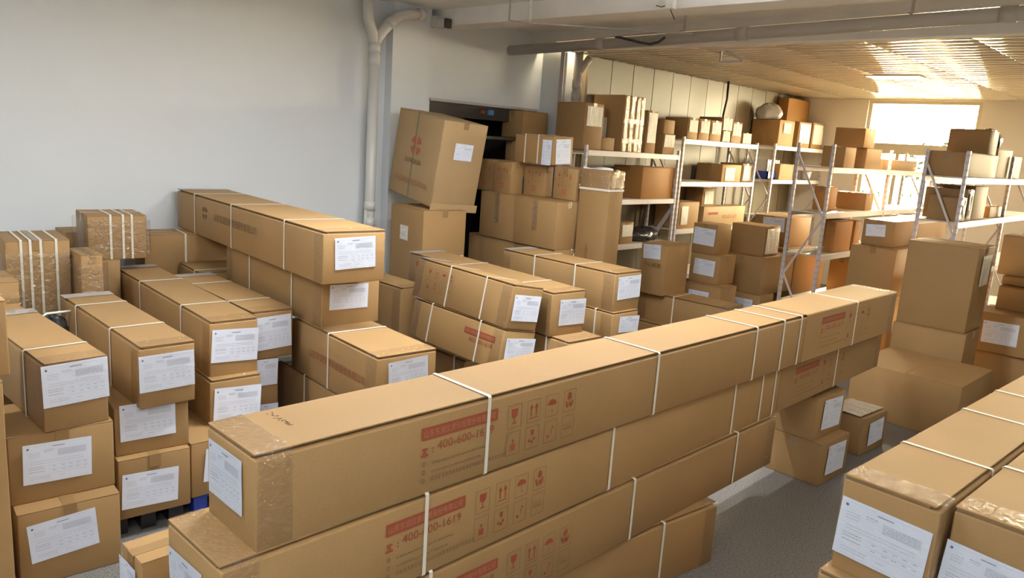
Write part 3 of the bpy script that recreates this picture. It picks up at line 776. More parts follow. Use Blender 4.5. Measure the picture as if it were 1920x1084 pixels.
# yard outside
b = MB(); b.box(XF+.3, 40, -20, 30, -.3, -.2); struct('yard_ground', b, 'yard')
fence = thing('yard_fence', (21.5, 6.4, -.2), 'teal metal fence outside the lower window panes', 'fence')
for k in range(22):
    q = MB(); q.box(-.02, .02, -2.2+k*.2, -2.2+k*.2+.16, 0, 2.15); q.build('fence_slat', 'fence_teal', fence)
q = MB(); q.box(.02, .06, -2.3, 2.3, .5, .58); q.box(.02, .06, -2.3, 2.3, 1.7, 1.78); q.build('fence_rail', 'fence_teal', fence)
def bush(x, y, r, h, label):
    rt = thing('hedge_bush', (x, y, -.2), label, 'bush'); rnd = random.Random(int(x*10+y)); q = MB()
    for k in range(700):
        th, ph = rnd.uniform(0, 6.283), math.acos(rnd.uniform(-.2, 1)); rr = rnd.uniform(.72, 1.0)
        c = Vector((r*rr*math.sin(ph)*math.cos(th), r*rr*math.sin(ph)*math.sin(th), h*.35+h*.65*rr*math.cos(ph)))
        u = Vector((rnd.uniform(-1, 1), rnd.uniform(-1, 1), rnd.uniform(-1, 1))).normalized()*.11; w = u.cross(Vector((rnd.uniform(-1, 1), rnd.uniform(-1, 1), 1))).normalized()*.07
        q.quad(tuple(c-u), tuple(c+w), tuple(c+u), tuple(c-w))
    o = q.build('foliage', 'hedge', rt); o['kind'] = 'stuff'
    q = MB(); q.tube([(0, 0, 0), (0, 0, h*.6)], .06, 8); q.build('stem', 'flute_edge', rt)
bush(19.3, 8.6, 1.2, 2.5, 'green bush outside at the left edge of the window'); bush(18.2, 3.9, 1.2, 2.4, 'green bush outside behind the right window pane'); bush(24.2, 6.6, 1.6, 3.3, 'green bush rising above the teal fence outside')
# ------------------------------------------------------------------ ceiling lamps (battens, above the frame)
for (lx, ly, lw, where) in LAMPS:
    r = thing('tube_lamp', (lx, ly, ZC), 'white fluorescent batten lamp hung from the slab, ' + where, 'lamp', group='fluorescent battens under the slab')
    q = MB(); q.box(-.6, .6, -.02, .02, -.22, -.19); q.build('housing', 'pvc', r)
    q = MB(); q.tube([(-.57, 0, -.24), (.57, 0, -.24)], .013, 10); q.build('tube', 'lamp_glow', r)
    for s in (-1, 1):
        q = MB(); q.box(s*.58-.015, s*.58+.015, -.02, .02, -.26, -.22); q.build('lamp_holder', 'pvc', r)
        q = MB(); q.tube([(s*.4, 0, -.19), (s*.4, 0, 0)], .005, 6); q.build('drop_rod', 'steel_grey', r)
    for nm, zz, k, rx in (('tube_light', -.26, .70, 0), ('tube_uplight', -.18, .44, math.pi)):      # a bare tube shines down and up
        li = bpy.data.lights.new(nm, 'AREA'); li.shape = 'RECTANGLE'; li.size = 1.14; li.size_y = .06; li.energy = lw*k*1.15; li.color = (.98, 1.0, 1.0)
        link(nm, li, r, (0, 0, zz), (rx, 0, 0))
# lit ceiling panel in the tiled ceiling
r = thing('ceiling_panel_lamp', (10.7, 3.6, ZT), 'lit white panel lamp set into the tiled ceiling', 'lamp')
q = MB(); q.box(-.16, .16, -.33, .33, -.012, .0); q.build('lamp_frame', 'pvc', r); q = MB(); q.box(-.14, .14, -.31, .31, -.015, -.012); q.build('diffuser', 'panel_glow', r)
li = bpy.data.lights.new('panel_light', 'AREA'); li.shape = 'RECTANGLE'; li.size = .28; li.size_y = .62; li.energy = 75; li.color = (1, .84, .58); link('panel_light', li, r, (0, 0, -.02))
# ------------------------------------------------------------------ pipes and ceiling clutter
def bend(p, q, r_, n=6):  # smooth corner list
    return [Vector(p).lerp(Vector(q), i/n) for i in range(n+1)]
def drain_collars(root, x, y, zs, r, mat):
    for zz in zs: c = MB(); c.tube([(x, y, zz-.05), (x, y, zz+.05)], r+.006, 16); c.build('collar', mat, root, True)
r = thing('drain_pipe', (4.95, 6.86, 0), 'white PVC drain pipe running down the white wall', 'pipe')
q = MB(); q.tube([(0, 0, 0), (0, 0, 3.22)], .055, 18); q.build('riser', 'pvc', r, True)
drain_collars(r, 0, 0, (1.32, 1.50, 3.02, 3.14), .055, 'pvc')
q = MB(); q.tube([(0, 0, 3.18), (.05, -.01, 3.28), (.16, -.05, 3.42), (.25, -.07, 3.49), (.34, -.08, 3.52), (.55, -.08, 3.56)], .055, 16); q.build('branch', 'pvc', r, True)
q = MB(); q.tube([(0, 0, 3.18), (-.03, 0, 3.30), (-.09, 0, 3.42), (-.10, 0, ZC)], .055, 16); q.build('branch', 'pvc', r, True)
q = MB(); q.tube([(.13, -.04, 3.385), (.19, -.055, 3.45)], .062, 16); q.build('collar', 'pvc', r, True); q = MB(); q.tube([(.50, -.08, 3.55), (.58, -.08, 3.56)], .062, 16); q.build('collar', 'pvc', r, True)
q = MB(); q.tube([(-.065, -.02, 1.20), (-.065, -.02, 1.46)], .016, 10); q.build('clip', 'pvc', r, True)
r = thing('ceiling_pipe', (7.0, 6.9, 3.37), 'long grey drain pipe hung under the ceiling beam', 'pipe')
q = MB(); q.tube([(0, 0, 0), (0, -8.5, .20)], .058, 18); q.build('pipe_run', 'pvc_grey', r, True)
for yy in (-1.4, -3.1, -5.3): q = MB(); q.tube([(0, yy-.06, -yy*.0235), (0, yy+.06, -yy*.0235)], .065, 16); q.build('collar', 'pvc_grey', r, True)
for yy in (-2.45, -4.6): q = MB(); q.box(-.07, .07, yy-.012, yy+.012, -yy*.0235+.055, -yy*.0235+.065); q.beam((0, yy, -yy*.0235+.06), (0, yy, .275), .02, .02); q.build('hanger', 'pvc_grey', r)
r = thing('waste_pipe', (7.80, 6.46, 0), 'grey pipe with a Y branch beside the panelled wall', 'pipe')
q = MB(); q.tube([(0, 0, 0), (0, 0, 3.45)], .055, 16); q.build('riser', 'pvc_grey', r, True)
q = MB(); q.tube([(0, 0, 3.18), (.06, -.04, 3.27), (.12, -.08, 3.38)], .05, 14); q.build('branch', 'pvc_grey', r, True); drain_collars(r, 0, 0, (2.9, 3.05), .055, 'pvc_grey')
r = thing('conduit', (7.62, 6.55, 0), 'dark vertical conduit strip beside the grey pipe', 'conduit'); q = MB(); q.box(-.03, .03, -.03, .03, 0, 3.42); q.build('tray', 'steel_grey', r); q = MB(); q.box(-.012, .012, -.034, -.03, 0, 3.4); q.build('cover_slot', 'slot_dark', r)
r = thing('security_camera', (5.76, 6.80, 3.50), 'white wall camera with a dark square lens under the beam', 'camera')
q = MB(); q.box(-.05, .05, .0, .2, -.03, .08); q.build('mount', 'pvc', r); V, F = soft_box(-.045, .055, -.14, .02, -.05, .05, 0, .012, 0, .2); mesh('housing', V, F, 'pvc', r, True); V, F = soft_box(-.05, .045, -.165, -.135, -.055, .045, 0, .012, 0, .2); mesh('lens', V, F, 'steel_dark', r, True)
r = thing('lamp_rod', (5.63, 5.31, ZC), 'white hanging lamp rod with a rounded tip near the beam', 'lamp fitting')
q = MB(); q.tube([(0, 0, 0), (0, 0, -.20), (0, 0, -.225)], [.018, .018, .010], 12); q.build('rod', 'white_foam', r, True); q = MB(); q.tube([(0, 0, -.012), (0, 0, 0)], .035, 12); q.build('base', 'pvc', r, True)
r = thing('cable_tray', (5.63, 5.31, 3.42), 'thin grey support bars running from the rod to the ceiling pipe', 'bracket')
q = MB(); q.beam((-.02, .26, .03), (.02, 0, -.01), .03, .01); q.build('bar', 'steel_grey', r); q = MB(); q.beam((.02, -.02, -.005), (1.3, -1.0, .03), .03, .015); q.build('bar', 'steel_grey', r); q = MB(); q.beam((-.02, .26, .03), (-.02, .26, .23), .012, .012); q.build('drop_rod', 'steel_grey', r)
r = thing('lamp_bracket', (5.70, 3.78, ZC), 'white channel bracket with loose wires under the beam', 'lamp fitting')
q = MB(); q.box(-.03, .03, -.035, .035, -.19, 0); q.build('channel', 'white_foam', r); q = MB(); q.tube([(0, 0, -.19), (.01, -.01, -.22), (.03, -.03, -.27)], .004, 6); q.build('wire', 'black', r); q = MB(); q.tube([(0, .02, -.15), (.02, .10, -.165), (.02, .16, -.15)], .004, 6); q.build('wire', 'black', r)
r = thing('hose', (6.86, 4.9, 3.42), 'sagging black hose tied along the ceiling pipe', 'hose')
q = MB(); q.tube([(0, .30, .03), (0, .15, .0), (0, 0, -.035), (0, -.15, -.06), (0, -.25, -.045), (0, -.32, 0)], .014, 10); q.build('hose_body', 'black_plastic', r, True); q = MB(); q.beam((0, .34, .035), (0, -.30, .05), .03, .012); q.build('support_strip', 'steel_grey', r)
for yy in (-.02, -.2): q = MB(); q.tube([(.0, yy, -.04), (.05, yy-.01, .03)], .006, 6); q.build('tie', 'pvc_grey', r)
r = thing('power_cable', (11.3, 6.28, 2.2), 'black cable dropping from the tiled ceiling to the racks', 'cable'); q = MB(); q.tube([(-.06, 0, .4), (-.04, 0, .7), (.02, 0, .95), (.0, -.0, 1.22)], .018, 8); q.build('cable_run', 'black', r, True)
r = thing('hook_bracket', (7.95, 4.55, ZT), 'small bent steel hook bracket below the tiled ceiling', 'bracket'); q = MB(); q.beam((0, 0, 0), (0, 0, -.12), .02, .02); q.build('arm', 'steel_grey', r); q = MB(); q.beam((0, 0, -.12), (.1, -.22, -.10), .02, .02); q.build('arm', 'steel_grey', r); q = MB(); q.beam((.1, -.22, -.10), (.02, -.05, 0), .02, .02); q.build('arm', 'steel_grey', r)
# shutter lintel, shelf in the recess
r = thing('shutter_box', (SX0, YL, 2.52), 'dark metal shutter lintel with a blue sticker over the opening', 'shutter')
q = MB(); q.box(0, SX1-SX0, .0, .16, 0, SZ-2.52); q.build('lintel', 'steel_dark', r); q = MB(); q.box(-.01, SX1-SX0+.01, -.03, 0, SZ-2.52-.02, SZ-2.52+.01); q.build('edge_rail', 'steel_grey', r)
q = MB(); q.box(.93, 1.01, -.036, -.004, .06, .12); q.build('sticker', 'sky_blue', r); q = MB(); q.box(.80, .86, -.034, -.004, .07, .11); q.build('sticker', 'print_red', r)
q = MB(); q.box(0, .05, -.02, .05, -2.52, 0); q.build('guide_rail', 'steel_grey', r)
r = thing('recess_shelf', (5.95, 6.6, 0), 'dark steel shelf standing in the shutter opening', 'shelf')
for zz in (1.82, 2.29): q = MB(); q.box(0, 1.66, 0, .62, zz, zz+.035); q.build('shelf_board', 'steel_dark', r)
for xx in (0, 1.62):
    for yy in (0, .58): q = MB(); q.box(xx, xx+.04, yy, yy+.04, 0, 2.32); q.build('post', 'steel_dark', r)
# ------------------------------------------------------------------ racks
def rack(label, X0, X1, Y0, Y1, levels, top, bays=1):
    r = thing('storage_rack', (X0, Y0, 0), label, 'rack')
    w = X1-X0; d = Y1-Y0
    pm = MB(); pm.box(.006, .044, 0, .035, 0, top)
    for k in range(int(top/.075)): pm.box(.012, .038, -.0015, .0, .04+k*.075, .07+k*.075, 1)
    for k in range(int(top/.075)): pm.box(.0045, .006, .010, .026, .04+k*.075, .07+k*.075, 1)
    me = None
    xs = [w*i/bays for i in range(bays+1)]
    for x in xs:
        for y in (0, d-.035):
            if me is None: o = pm.build('post', ['rack_steel', 'slot_dark'], r); me = o.data; o.location = (x-.025, y, 0)
            else: link('post', me, r, (x-.025, y, 0))
        # diagonal braces of the end frame
        n = 3
        for k in range(n):
            z0, z1 = .15+(top-.3)*k/n, .15+(top-.3)*(k+1)/n
            q = MB(); a_, b_ = ((.03, z0), (d-.03, z1)) if k % 2 == 0 else ((d-.03, z0), (.03, z1))
            q.beam((x, a_[0], a_[1]), (x, b_[0], b_[1]), .014, .022); q.build('brace', 'rack_steel', r)
    for z in levels:
        for i in range(bays):
            for y in (0, d-.03):
                q = MB(); q.box(xs[i]+.025, xs[i+1]-.025, y, y+.03, z-.065, z-.012); q.box(xs[i]+.025, xs[i+1]-.025, y-.001, y+.031, z-.012, z-.004, 0); q.build('beam', 'rack_steel', r)
            q = MB(); q.box(xs[i]+.01, xs[i+1]-.01, .005, d-.005, z-.0145, z); q.build('shelf_board', 'rack_board', r)
    return r
rack('grey steel rack beside the tall upright carton along the panelled wall', 7.42, 9.50, 5.9, 6.36, (2.24, 1.63, 1.03, .35), 2.30)
rack('grey steel rack bay with a row of pouch-fronted cartons on top', 9.59, 11.80, 5.9, 6.42, (2.47, 1.87, 1.18, .5), 2.50)
rack('grey steel rack bay holding the blue crate by the far corner', 12.45, 14.42, 5.9, 6.42, (2.49, 1.92, 1.3, .6), 2.52)
rack('grey steel rack standing in front of the window', 9.30, 13.30, 3.67, 4.13, (2.23, 1.68, 1.16, .55), 2.50, 2)
rack('grey steel rack at the right with cartons under the wall corner', 9.08, 13.1, 2.19, 2.615, (2.23, 1.76, 1.15, .5), 2.50, 2)
# ------------------------------------------------------------------ pallets
def pallet(x, y, a_, b_, h, mat, label, yaw=0):
    r = thing('pallet', (x, y, 0), label, 'pallet', (0, 0, yaw))
    n = 5
    for k in range(n): q = MB(); q.box(0, a_, b_*k/n, b_*k/n+b_/n-.02, h-.03, h); q.build('deck_slat', mat, r)
    for k in (0, .5, 1): q = MB(); q.box((a_-.08)*k, (a_-.08)*k+.08, 0, b_-.02, 0, h-.03); q.build('runner', mat, r)
pallet(1.38, 4.22, .38, .8, .118, 'black', 'black plastic pallet under the second column of labelled cartons', -.1)
pallet(1.83, 4.2, .95, 1.2, .118, 'blue_plastic', 'blue plastic pallet showing below the labelled cartons', -.04)
q = MB(); q.box(.10, .19, -.006, -.001, .03, .09); o = q.build('paper_label', 'paper', [o for o in bpy.data.objects if o.get('label', '').startswith('blue plastic pallet')][0])
# ------------------------------------------------------------------ cartons: front long stack
C_ = carton
C_('FL1', 'long_carton', 'top carton of the very long stack across the front, red print', 'long')
C_('FL2', 'long_carton', 'second very long carton down in the front stack, red print', 'long')
C_('FL3', 'long_carton', 'third carton down in the front stack, half as long', 'long')
C_('FL4', 'long_carton', 'lowest carton of the front stack, resting on the grey floor', 'long')
print_block('FL1', .63, .216); print_block('FL1', 3.99, .226); print_block('FL2', .60, .218); print_block('FL2', 3.94, .218); print_block('FL3', .73, .206)
# sleeve over the joint of the two telescoped halves
for k, frm in (('FL1', .70), ('FL2', .67)):
    a, b_, H = BOX[k][3:6]; V, F = ring('x', -a/2+a*(frm+1)/2, a*(1-frm), -b_/2-.001, b_/2+.001, .0007, H+.0068, .0015, 1); mesh('sleeve', V, F, 'kraft', LID[k])
# pencil scribble on the top carton
q = MB(); rr = random.Random(2); zz = BOX['FL1'][5]+.0072; a, b_ = BOX['FL1'][3:5]
xx = -a/2+.20
for k in range(26):
    y0 = b_/2-.03-k*.0055; q.beam((xx+rr.uniform(-.012, .012), y0, zz), (xx+rr.uniform(-.012, .012)+.004, y0-.006, zz), .0016, .0006)
q.build('pencil_scribble', 'print_black', LID['FL1'])
C_('FS', 'carton', 'carton with a label on its end, low at the bottom left of the front stack', 'std')
C_('FO', 'carton', 'plain carton top at the bottom edge, left of the front stack', 'std')
# right front
C_('rb1', 'long_carton', 'long strapped carton with a large clear form, bottom right foreground', 'long')
C_('rb2', 'long_carton', 'long strapped carton cut off by the bottom right corner', 'long')
C_('rb3', 'long_carton', 'carton under the large-form carton in the bottom right', 'long')
C_('rb4', 'long_carton', 'carton under the corner-cut long carton in the bottom right', 'long')
# left columns
C_('C', 'carton', 'lowest carton of the leftmost labelled column, form stuck on askew', 'std')
C_('Bx', 'carton', 'middle carton of the leftmost labelled column', 'std')
C_('A', 'long_carton', 'long strapped carton on top of the leftmost labelled column', 'long')
C_('A0', 'carton', 'carton tucked behind the long carton of the leftmost column', 'plain')
C_('D3', 'carton', 'lowest carton of the second labelled column, on the black pallet', 'std')
C_('D2', 'carton', 'middle carton of the second labelled column, form half in shade', 'std')
C_('P', 'long_carton', 'long strapped carton on top of the second labelled column', 'long')
C_('D4', 'carton', 'carton on the blue pallet, its form peeking past the front stack', 'std')
C_('Q2', 'carton', 'carton directly under the long carton of the third column', 'long')
C_('Q', 'long_carton', 'long strapped carton on top of the third labelled column', 'long')
C_('S', 'long_carton', 'dark strapped carton wedged right of the third column top', 'long')
C_('S2', 'carton', 'carton under the dark wedged carton, form mostly hidden', 'long')
C_('S3', 'carton', 'lowest carton behind the third column, only a form corner shows', 'long')
C_('S0', 'long_carton', 'strapped carton with silver tape behind the dark wedged carton', 'long')


C_('T', 'long_carton', 'highest long carton by the white wall, three straps and faded logo', 'long')
C_('T2', 'long_carton', 'strapped carton directly beneath the highest long carton', 'long')
C_('T3', 'long_carton', 'broad strapped carton with brown lettering, third below the wall-side top', 'long')
C_('T4', 'long_carton', 'bottom carton of the wall-side stack, one strap showing', 'long')
r = LID['T']; d = BOX['T'][3:6]
on_face(r, d, 'x', .72, .205, LOGO_BROWN, 'printed_logo', .003); on_face(r, d, 'x', .94, .165, COMPANY_BROWN, 'company_lettering', .003)
on_face(LID['T3'], BOX['T3'][3:6], 'x', .28, .16, COMPANY_RED, 'company_lettering', .003)
# left edge
C_('Z1', 'carton', 'uppermost carton cut off by the left edge', 'std'); C_('Z2', 'carton', 'carton cut off by the left edge, below the uppermost', 'std'); C_('Z3', 'carton', 'carton on the floor cut off by the left edge', 'std')
# wall-side bundles at the left
C_('L1', 'carton', 'crumpled carton bundle tied with four white straps by the wall', 'std', bulge=.003)
C_('LB1', 'carton', 'carton under the four-strap bundle', 'plain')
C_('L2', 'carton', 'crumpled carton tied with three white straps, standing highest at the wall', 'std', bulge=.003)
C_('L2b', 'carton', 'carton supporting the three-strap carton', 'plain')
C_('LB2', 'carton', 'carton low at the wall between the two strapped bundles', 'plain')
C_('L3', 'carton', 'carton with one strap lying along the wall behind the highest long carton', 'std')
C_('LB3', 'carton', 'plain carton under the one-strap carton at the wall', 'plain')
C_('L4', 'carton', 'half-hidden carton left of the three-strap carton', 'plain')
C_('L5', 'carton', 'upright taped carton between the two strapped bundles', 'clear')
C_('L6', 'carton', 'small carton at the left edge in front of the four-strap bundle', 'std')
C_('LB0', 'carton', 'carton under the small left-edge carton', 'plain')
for k in ('L1', 'L2', 'L5', 'L6'):
    a, b_, H = BOX[k][3:6]; V, F = ring('z', H*.5, H*.8, -a/2-.018, a/2+.018, -b_/2-.018, b_/2+.018, .0008, 7, .010, seed=int(H*100)); mesh('clear_wrap', V, F, 'wrap', LID[k], True)
# middle group
C_('M0', 'long_carton', 'long carton at the right of the leaning pair, upright, form on its end', 'long')
C_('M1', 'long_carton', 'upper of the two leaning strapped cartons in the middle', 'long')
C_('M2', 'long_carton', 'lower of the two leaning strapped cartons, red band on its side', 'long')
C_('M3', 'long_carton', 'carton behind the leaning pair, beside the highest long carton', 'long')
C_('M4', 'long_carton', 'strapped carton under the upright long carton in the middle', 'long')
C_('M5', 'long_carton', 'carton under the leaning pair, strap near its corner', 'long')
C_('M6', 'long_carton', 'bottom carton below the upright middle long carton', 'long')
C_('N', 'long_carton', 'long two-strap carton in front of the tall upright carton', 'long')
C_('N2', 'long_carton', 'carton beneath the two-strap carton near the tall upright one', 'long')
C_('N3', 'long_carton', 'bottom carton of the stack before the tall upright carton', 'long')
for k, u, v in (('M2', .73, .195), ('M0', .14, .235)):
    on_face(LID[k], BOX[k][3:6], 'x', u, v, BAND, 'printed_band', .003); on_face(LID[k], BOX[k][3:6], 'x', u+.012, v+.01, BANDTXT, 'band_lettering', .0038)
on_face(LID['M2'], BOX['M2'][3:6], 'x', .80, .145, PHONE, 'phone_number', .003)
on_face(LID['M1'], BOX['M1'][3:6], 'x', .17, .19, ICONS, 'handling_symbols', .003, 0, .9, .9)
C_('E', 'tall_carton', 'tall upright carton with one white strap round its upper part', 'clear'); C_('E0', 'carton', 'carton under the tall upright carton', 'plain')
V, F = ring('z', BOX['E'][5]*.80, .022, -BOX['E'][3]/2-.005, BOX['E'][3]/2+.005, -BOX['E'][4]/2-.005, BOX['E'][4]/2+.005, .0018); mesh('strap', V, F, 'strap_white', LID['E'])
V, F = ring('z', BOX['E'][5]*.90, .17, -BOX['E'][3]/2-.004, BOX['E'][3]/2+.004, -BOX['E'][4]/2-.004, BOX['E'][4]/2+.004, .0008, 5, .004, seed=5); mesh('clear_tape', V, F, 'wrap', LID['E'], True)
tm = stand(fit_w(text_mesh('vertical_lettering', '仪\n表\n科\n技', .05, 'print_red'), .035, .17)); on_face(LID['E'], BOX['E'][3:6], 'x', .13, .05, tm, 'vertical_lettering', .005)
q = MB(); rr = random.Random(4)
n = 7
for i in range(n):
    for j in range(4):
        x0, x1 = -.16+.32*i/n, -.16+.32*(i+1)/n; y0, y1 = -.05+.2*j/4, -.05+.2*(j+1)/4
        def hz(x, y): return .012+.012*math.sin(x*22+y*14)
        q.quad((x0, y0, hz(x0, y0)), (x1, y0, hz(x1, y0)), (x1, y1, hz(x1, y1)), (x0, y1, hz(x0, y1)))
for i in range(n):
    x0, x1 = -.16+.32*i/n, -.16+.32*(i+1)/n; q.quad((x0, -.05, 0), (x1, -.05, 0), (x1, -.05, hz(x1, -.05)), (x0, -.05, hz(x0, -.05)))
X_, Y_, Z_, a_, bb, HH = BOX['E'][:6]
fs = q.build('foam_sheet', 'white_foam', None, True); fs.location = (X_+a_*.45, Y_+bb*.6, Z_+HH+.002); fs.rotation_euler = (0, 0, .3 - math.pi/2); tag(fs, 'white foam sheet lying on top of the tall upright carton', 'foam')
# big damaged cartons
C_('U2', 'large_carton', 'big worn carton standing on the floor under the tilted one', 'std')
C_('U', 'large_carton', 'big battered carton tilted on another, red logo and green strap', 'std', 'kraft_pale', strap_mat='strap_green', bulge=.002)
r = LID['U']; d = BOX['U'][3:6]
on_face(r, d, 'x', .42, .55, LOGO_RED, 'printed_logo', .006); tm = stand(fit_w(text_mesh('brand_lettering', 'DONGRUN', .05, 'print_brown'), .30, .05)); on_face(r, d, 'x', .25, .36, tm, 'brand_lettering', .006)
q = MB()
for zz in (.13, .11, .09): q.quad((0, 0, zz), (.62, 0, zz), (.62, 0, zz+.008), (0, 0, zz+.008))
me = bpy.data.meshes.new('printed_lines'); me.from_pydata(q.v, [], q.f); me.materials.append(MATS['print_kraft']); on_face(r, d, 'x', .12, .06, me, 'printed_lines', .010)
# torn flap hanging under the tilted carton
V, F = soft_box(-.02, d[0]+.02, -.01, .0, -.06, .02, .004, .002, 3, .1); o = mesh('torn_flap', V, F, 'kraft_pale', r); o.location = (-d[0]/2, -d[1]/2-.012, .03)
q = MB(); q.quad((0, 0, 0), (.17, 0, 0), (.17, 0, .15), (0, 0, .15)); me = bpy.data.meshes.new('taped_window'); me.from_pydata(q.v, [], q.f); me.materials.append(MATS['pouch']); on_face(LID['U2'], BOX['U2'][3:6], 'x', .22, 1.22, me, 'taped_patch', .006)
q = MB(); q.box(.03, .10, -.008, -.001, .9, 1.1); o = q.build('paper_label', 'paper', LID['U2']); o.location = (BOX['U2'][3]/2-.12, -BOX['U2'][4]/2-.004, 0)
C_('V', 'carton', 'wide taped carton in the middle heap, right of its twin', 'clear'); C_('V2', 'carton', 'wide taped carton in the middle heap, left of its twin', 'clear'); C_('V3', 'large_carton', 'large carton at the base of the middle heap', 'clear')
for k in ('V', 'V2'):
    a, b_, H = BOX[k][3:6]; q = MB(); q.box(-a/2-.009, -a/2-.005, -.035, .035, H*.35, H); q.build('packing_tape', 'wrap', LID[k])
for k, u in (('V3', .25), ('V3', .8)):
    a, b_, H = BOX[k][3:6]; q = MB(); q.box(-a/2-.008, -a/2-.004, b_/2-u-.03, b_/2-u+.03, .1, H-.01); q.build('packing_tape', 'brown_tape', LID[k])
C_('W1', 'carton', 'leftmost small carton in the row on the middle heap, red mark', 'std'); C_('W2', 'carton', 'second small carton in the row on the middle heap', 'std'); C_('W3', 'carton', 'third small carton in the row on the middle heap, dark symbols', 'std'); C_('W4', 'carton', 'rightmost small carton in the row on the heap, beside the tall one', 'std')
C_('W5', 'carton', 'carton with two white straps and two forms crowning the middle heap', 'std')
for k, s_ in (('W1', .7), ('W2', .8), ('W3', .8), ('W4', .9)):
    on_face(LID[k], BOX[k][3:6], 'x', BOX[k][4]*.2, BOX[k][5]*.62, ICONS, 'handling_symbols', .006, 0, BOX[k][4]*.6/.414, .7)
    on_face(LID[k], BOX[k][3:6], 'x', BOX[k][4]*.5, BOX[k][5]*.25, LOGO_RED, 'printed_logo', .006, 0, .35, .35)
C_('W7', 'carton', 'carton on the dark shelf in the shutter opening', 'std'); C_('W8', 'carton', 'carton on the lower dark shelf behind the two-form carton', 'std')
# floor boxes right of the front stack
C_('r2', 'carton', 'lower of two stacked labelled cartons on the floor past the front stack', 'clear'); C_('r1', 'carton', 'upper of two stacked labelled cartons past the front stack', 'clear'); C_('r3', 'carton', 'small sunlit carton on the floor with crinkled plastic on top', 'clear')
a, b_, H = BOX['r3'][3:6]; o = link('plastic_wrap', POUCH[1], LID['r3'], (0, 0, H+.006), (-math.pi/2, 0, 0), (a*.95, 1, b_*.8))
# right cluster
C_('X3', 'large_carton', 'large low carton on the floor in front of the tall right stack', 'plain'); C_('X2', 'large_carton', 'carton under the large upright one at the right', 'std'); C_('X1', 'large_carton', 'large upright carton at the right with crinkled plastic on one side', 'std', pouch=('y', .55, .72, .55, .36))
C_('X4', 'large_carton', 'carton with sunlit top left of the large upright carton', 'std'); C_('X4b', 'large_carton', 'carton under the sunlit-top carton at the right', 'plain'); C_('X5', 'long_carton', 'long carton with glaring sunlit top and a form on its end', 'std')
C_('Y1', 'large_carton', 'carton with a white form at the right edge', 'std'); C_('Y0', 'large_carton', 'carton under the form carton at the right edge', 'plain'); C_('Y2', 'carton', 'plain carton on the form carton at the right edge', 'std')
C_('Y4', 'carton', 'carton on flat boards at the right edge, below the rack shelf', 'std'); C_('Y3', 'flat_carton', 'flat carton lying behind the right edge cartons', 'std'); 
# group in front of the wall racks
C_('K1', 'carton', 'upright carton with a form and black lettering below it', 'std'); tm = stand(fit_w(text_mesh('stencil_lettering', '小心轻放', .05, 'print_black'), .24, .055)); on_face(LID['K1'], BOX['K1'][3:6], 'x', .06, .33, tm, 'stencil_lettering', .006)
C_('K2', 'carton', 'top labelled carton, left in the stack before the racks', 'std'); C_('K3', 'carton', 'second labelled carton, left in the stack before the racks', 'std'); C_('K8', 'carton', 'lowest labelled carton, left in the stack before the racks', 'std')
C_('K4', 'carton', 'carton with silver plastic on its end atop the stack before the racks', 'std', pouch=('y', .5, .5, .9, .85)); C_('K5', 'large_carton', 'wide carton under the silver-plastic carton before the racks', 'std'); C_('K9', 'carton', 'lowest labelled carton, right in the stack before the racks', 'std')
C_('K6', 'carton', 'carton with a dangling form at the back of the stack before the racks', 'std'); C_('K7', 'large_carton', 'tall carton under the dangling-form carton', 'std')
C_('K10', 'long_carton', 'shaded long strapped carton lying before the lettered upright carton', 'long'); C_('K11', 'long_carton', 'carton under the shaded long strapped carton', 'long')
# rack goods: first bay
PO = ('y', .5, .62, .82, .55)
G_ = 'goods on the racks'
C_('G1', 'carton', 'pouch-fronted carton at the left end of the first rack top', 'std', pouch=('y', .5, .72, .8, .42)); C_('G3', 'carton', 'small carton tucked beside the left-end carton on the rack top', 'std'); C_('G2', 'carton', 'narrow carton behind the small one on the first rack top', 'std', pouch=('y', .5, .5, .8, .6))
C_('G4', 'large_carton', 'tallest carton on the first rack, end striped with yellow tape', 'clear'); C_('G5', 'carton', 'pouch-fronted carton right of the tape-striped one', 'std', pouch=('y', .5, .6, .85, .7)); C_('G6', 'carton', 'lower of two small cartons at the right end of the first rack top', 'std', pouch=('y', .5, .65, .9, .6)); C_('G7', 'carton', 'upper of two small cartons at the right end of the first rack top', 'std')
a, b_, H = BOX['G4'][3:6]
for t in (.14, .42, .70, .92): q = MB(); q.box(-a/2+a*t-.035, -a/2+a*t+.035, -b_/2-.010, -b_/2-.006, .01, H-.01); q.build('packing_tape', 'wrap', LID['G4'])
for t in (.2, .55): q = MB(); q.box(-a/2, a/2, -b_/2-.014, -b_/2-.0105, H*t-.03, H*t+.03); q.build('packing_tape', 'wrap', LID['G4'])
C_('I1', 'large_carton', 'big bare-fronted carton on the middle shelf of the first rack', 'std', 'kraft_orange'); C_('I2', 'carton', 'small pouch-fronted carton low on the first rack by the tall carton', 'std', pouch=PO)
for i, (k, t) in enumerate((('H1', 'first'), ('H2', 'second'), ('H3', 'third'), ('H6', 'fourth'))):
    C_(k, 'carton', t + ' full-height pouch-fronted carton from the left on the second rack top', 'std', pouch=PO, group='pouch cartons on the second rack')
C_('H5', 'carton', 'small lower carton between the third and fourth pouch-fronted cartons', 'std', pouch=('y', .5, .5, .9, .9)); C_('H4', 'carton', 'small carton stacked above another on the second rack top', 'std', pouch=('y', .5, .5, .9, .9)); C_('H7', 'carton', 'small carton at the right end of the second rack top', 'std', pouch=('y', .5, .5, .9, .9))
C_('J1', 'carton', 'long-sided carton with pouch on the second rack middle shelf', 'std', pouch=('y', .4, .45, .5, .75)); C_('J2', 'carton', 'narrow carton beside the post on the second rack middle shelf', 'std', pouch=('y', .5, .5, .85, .8))
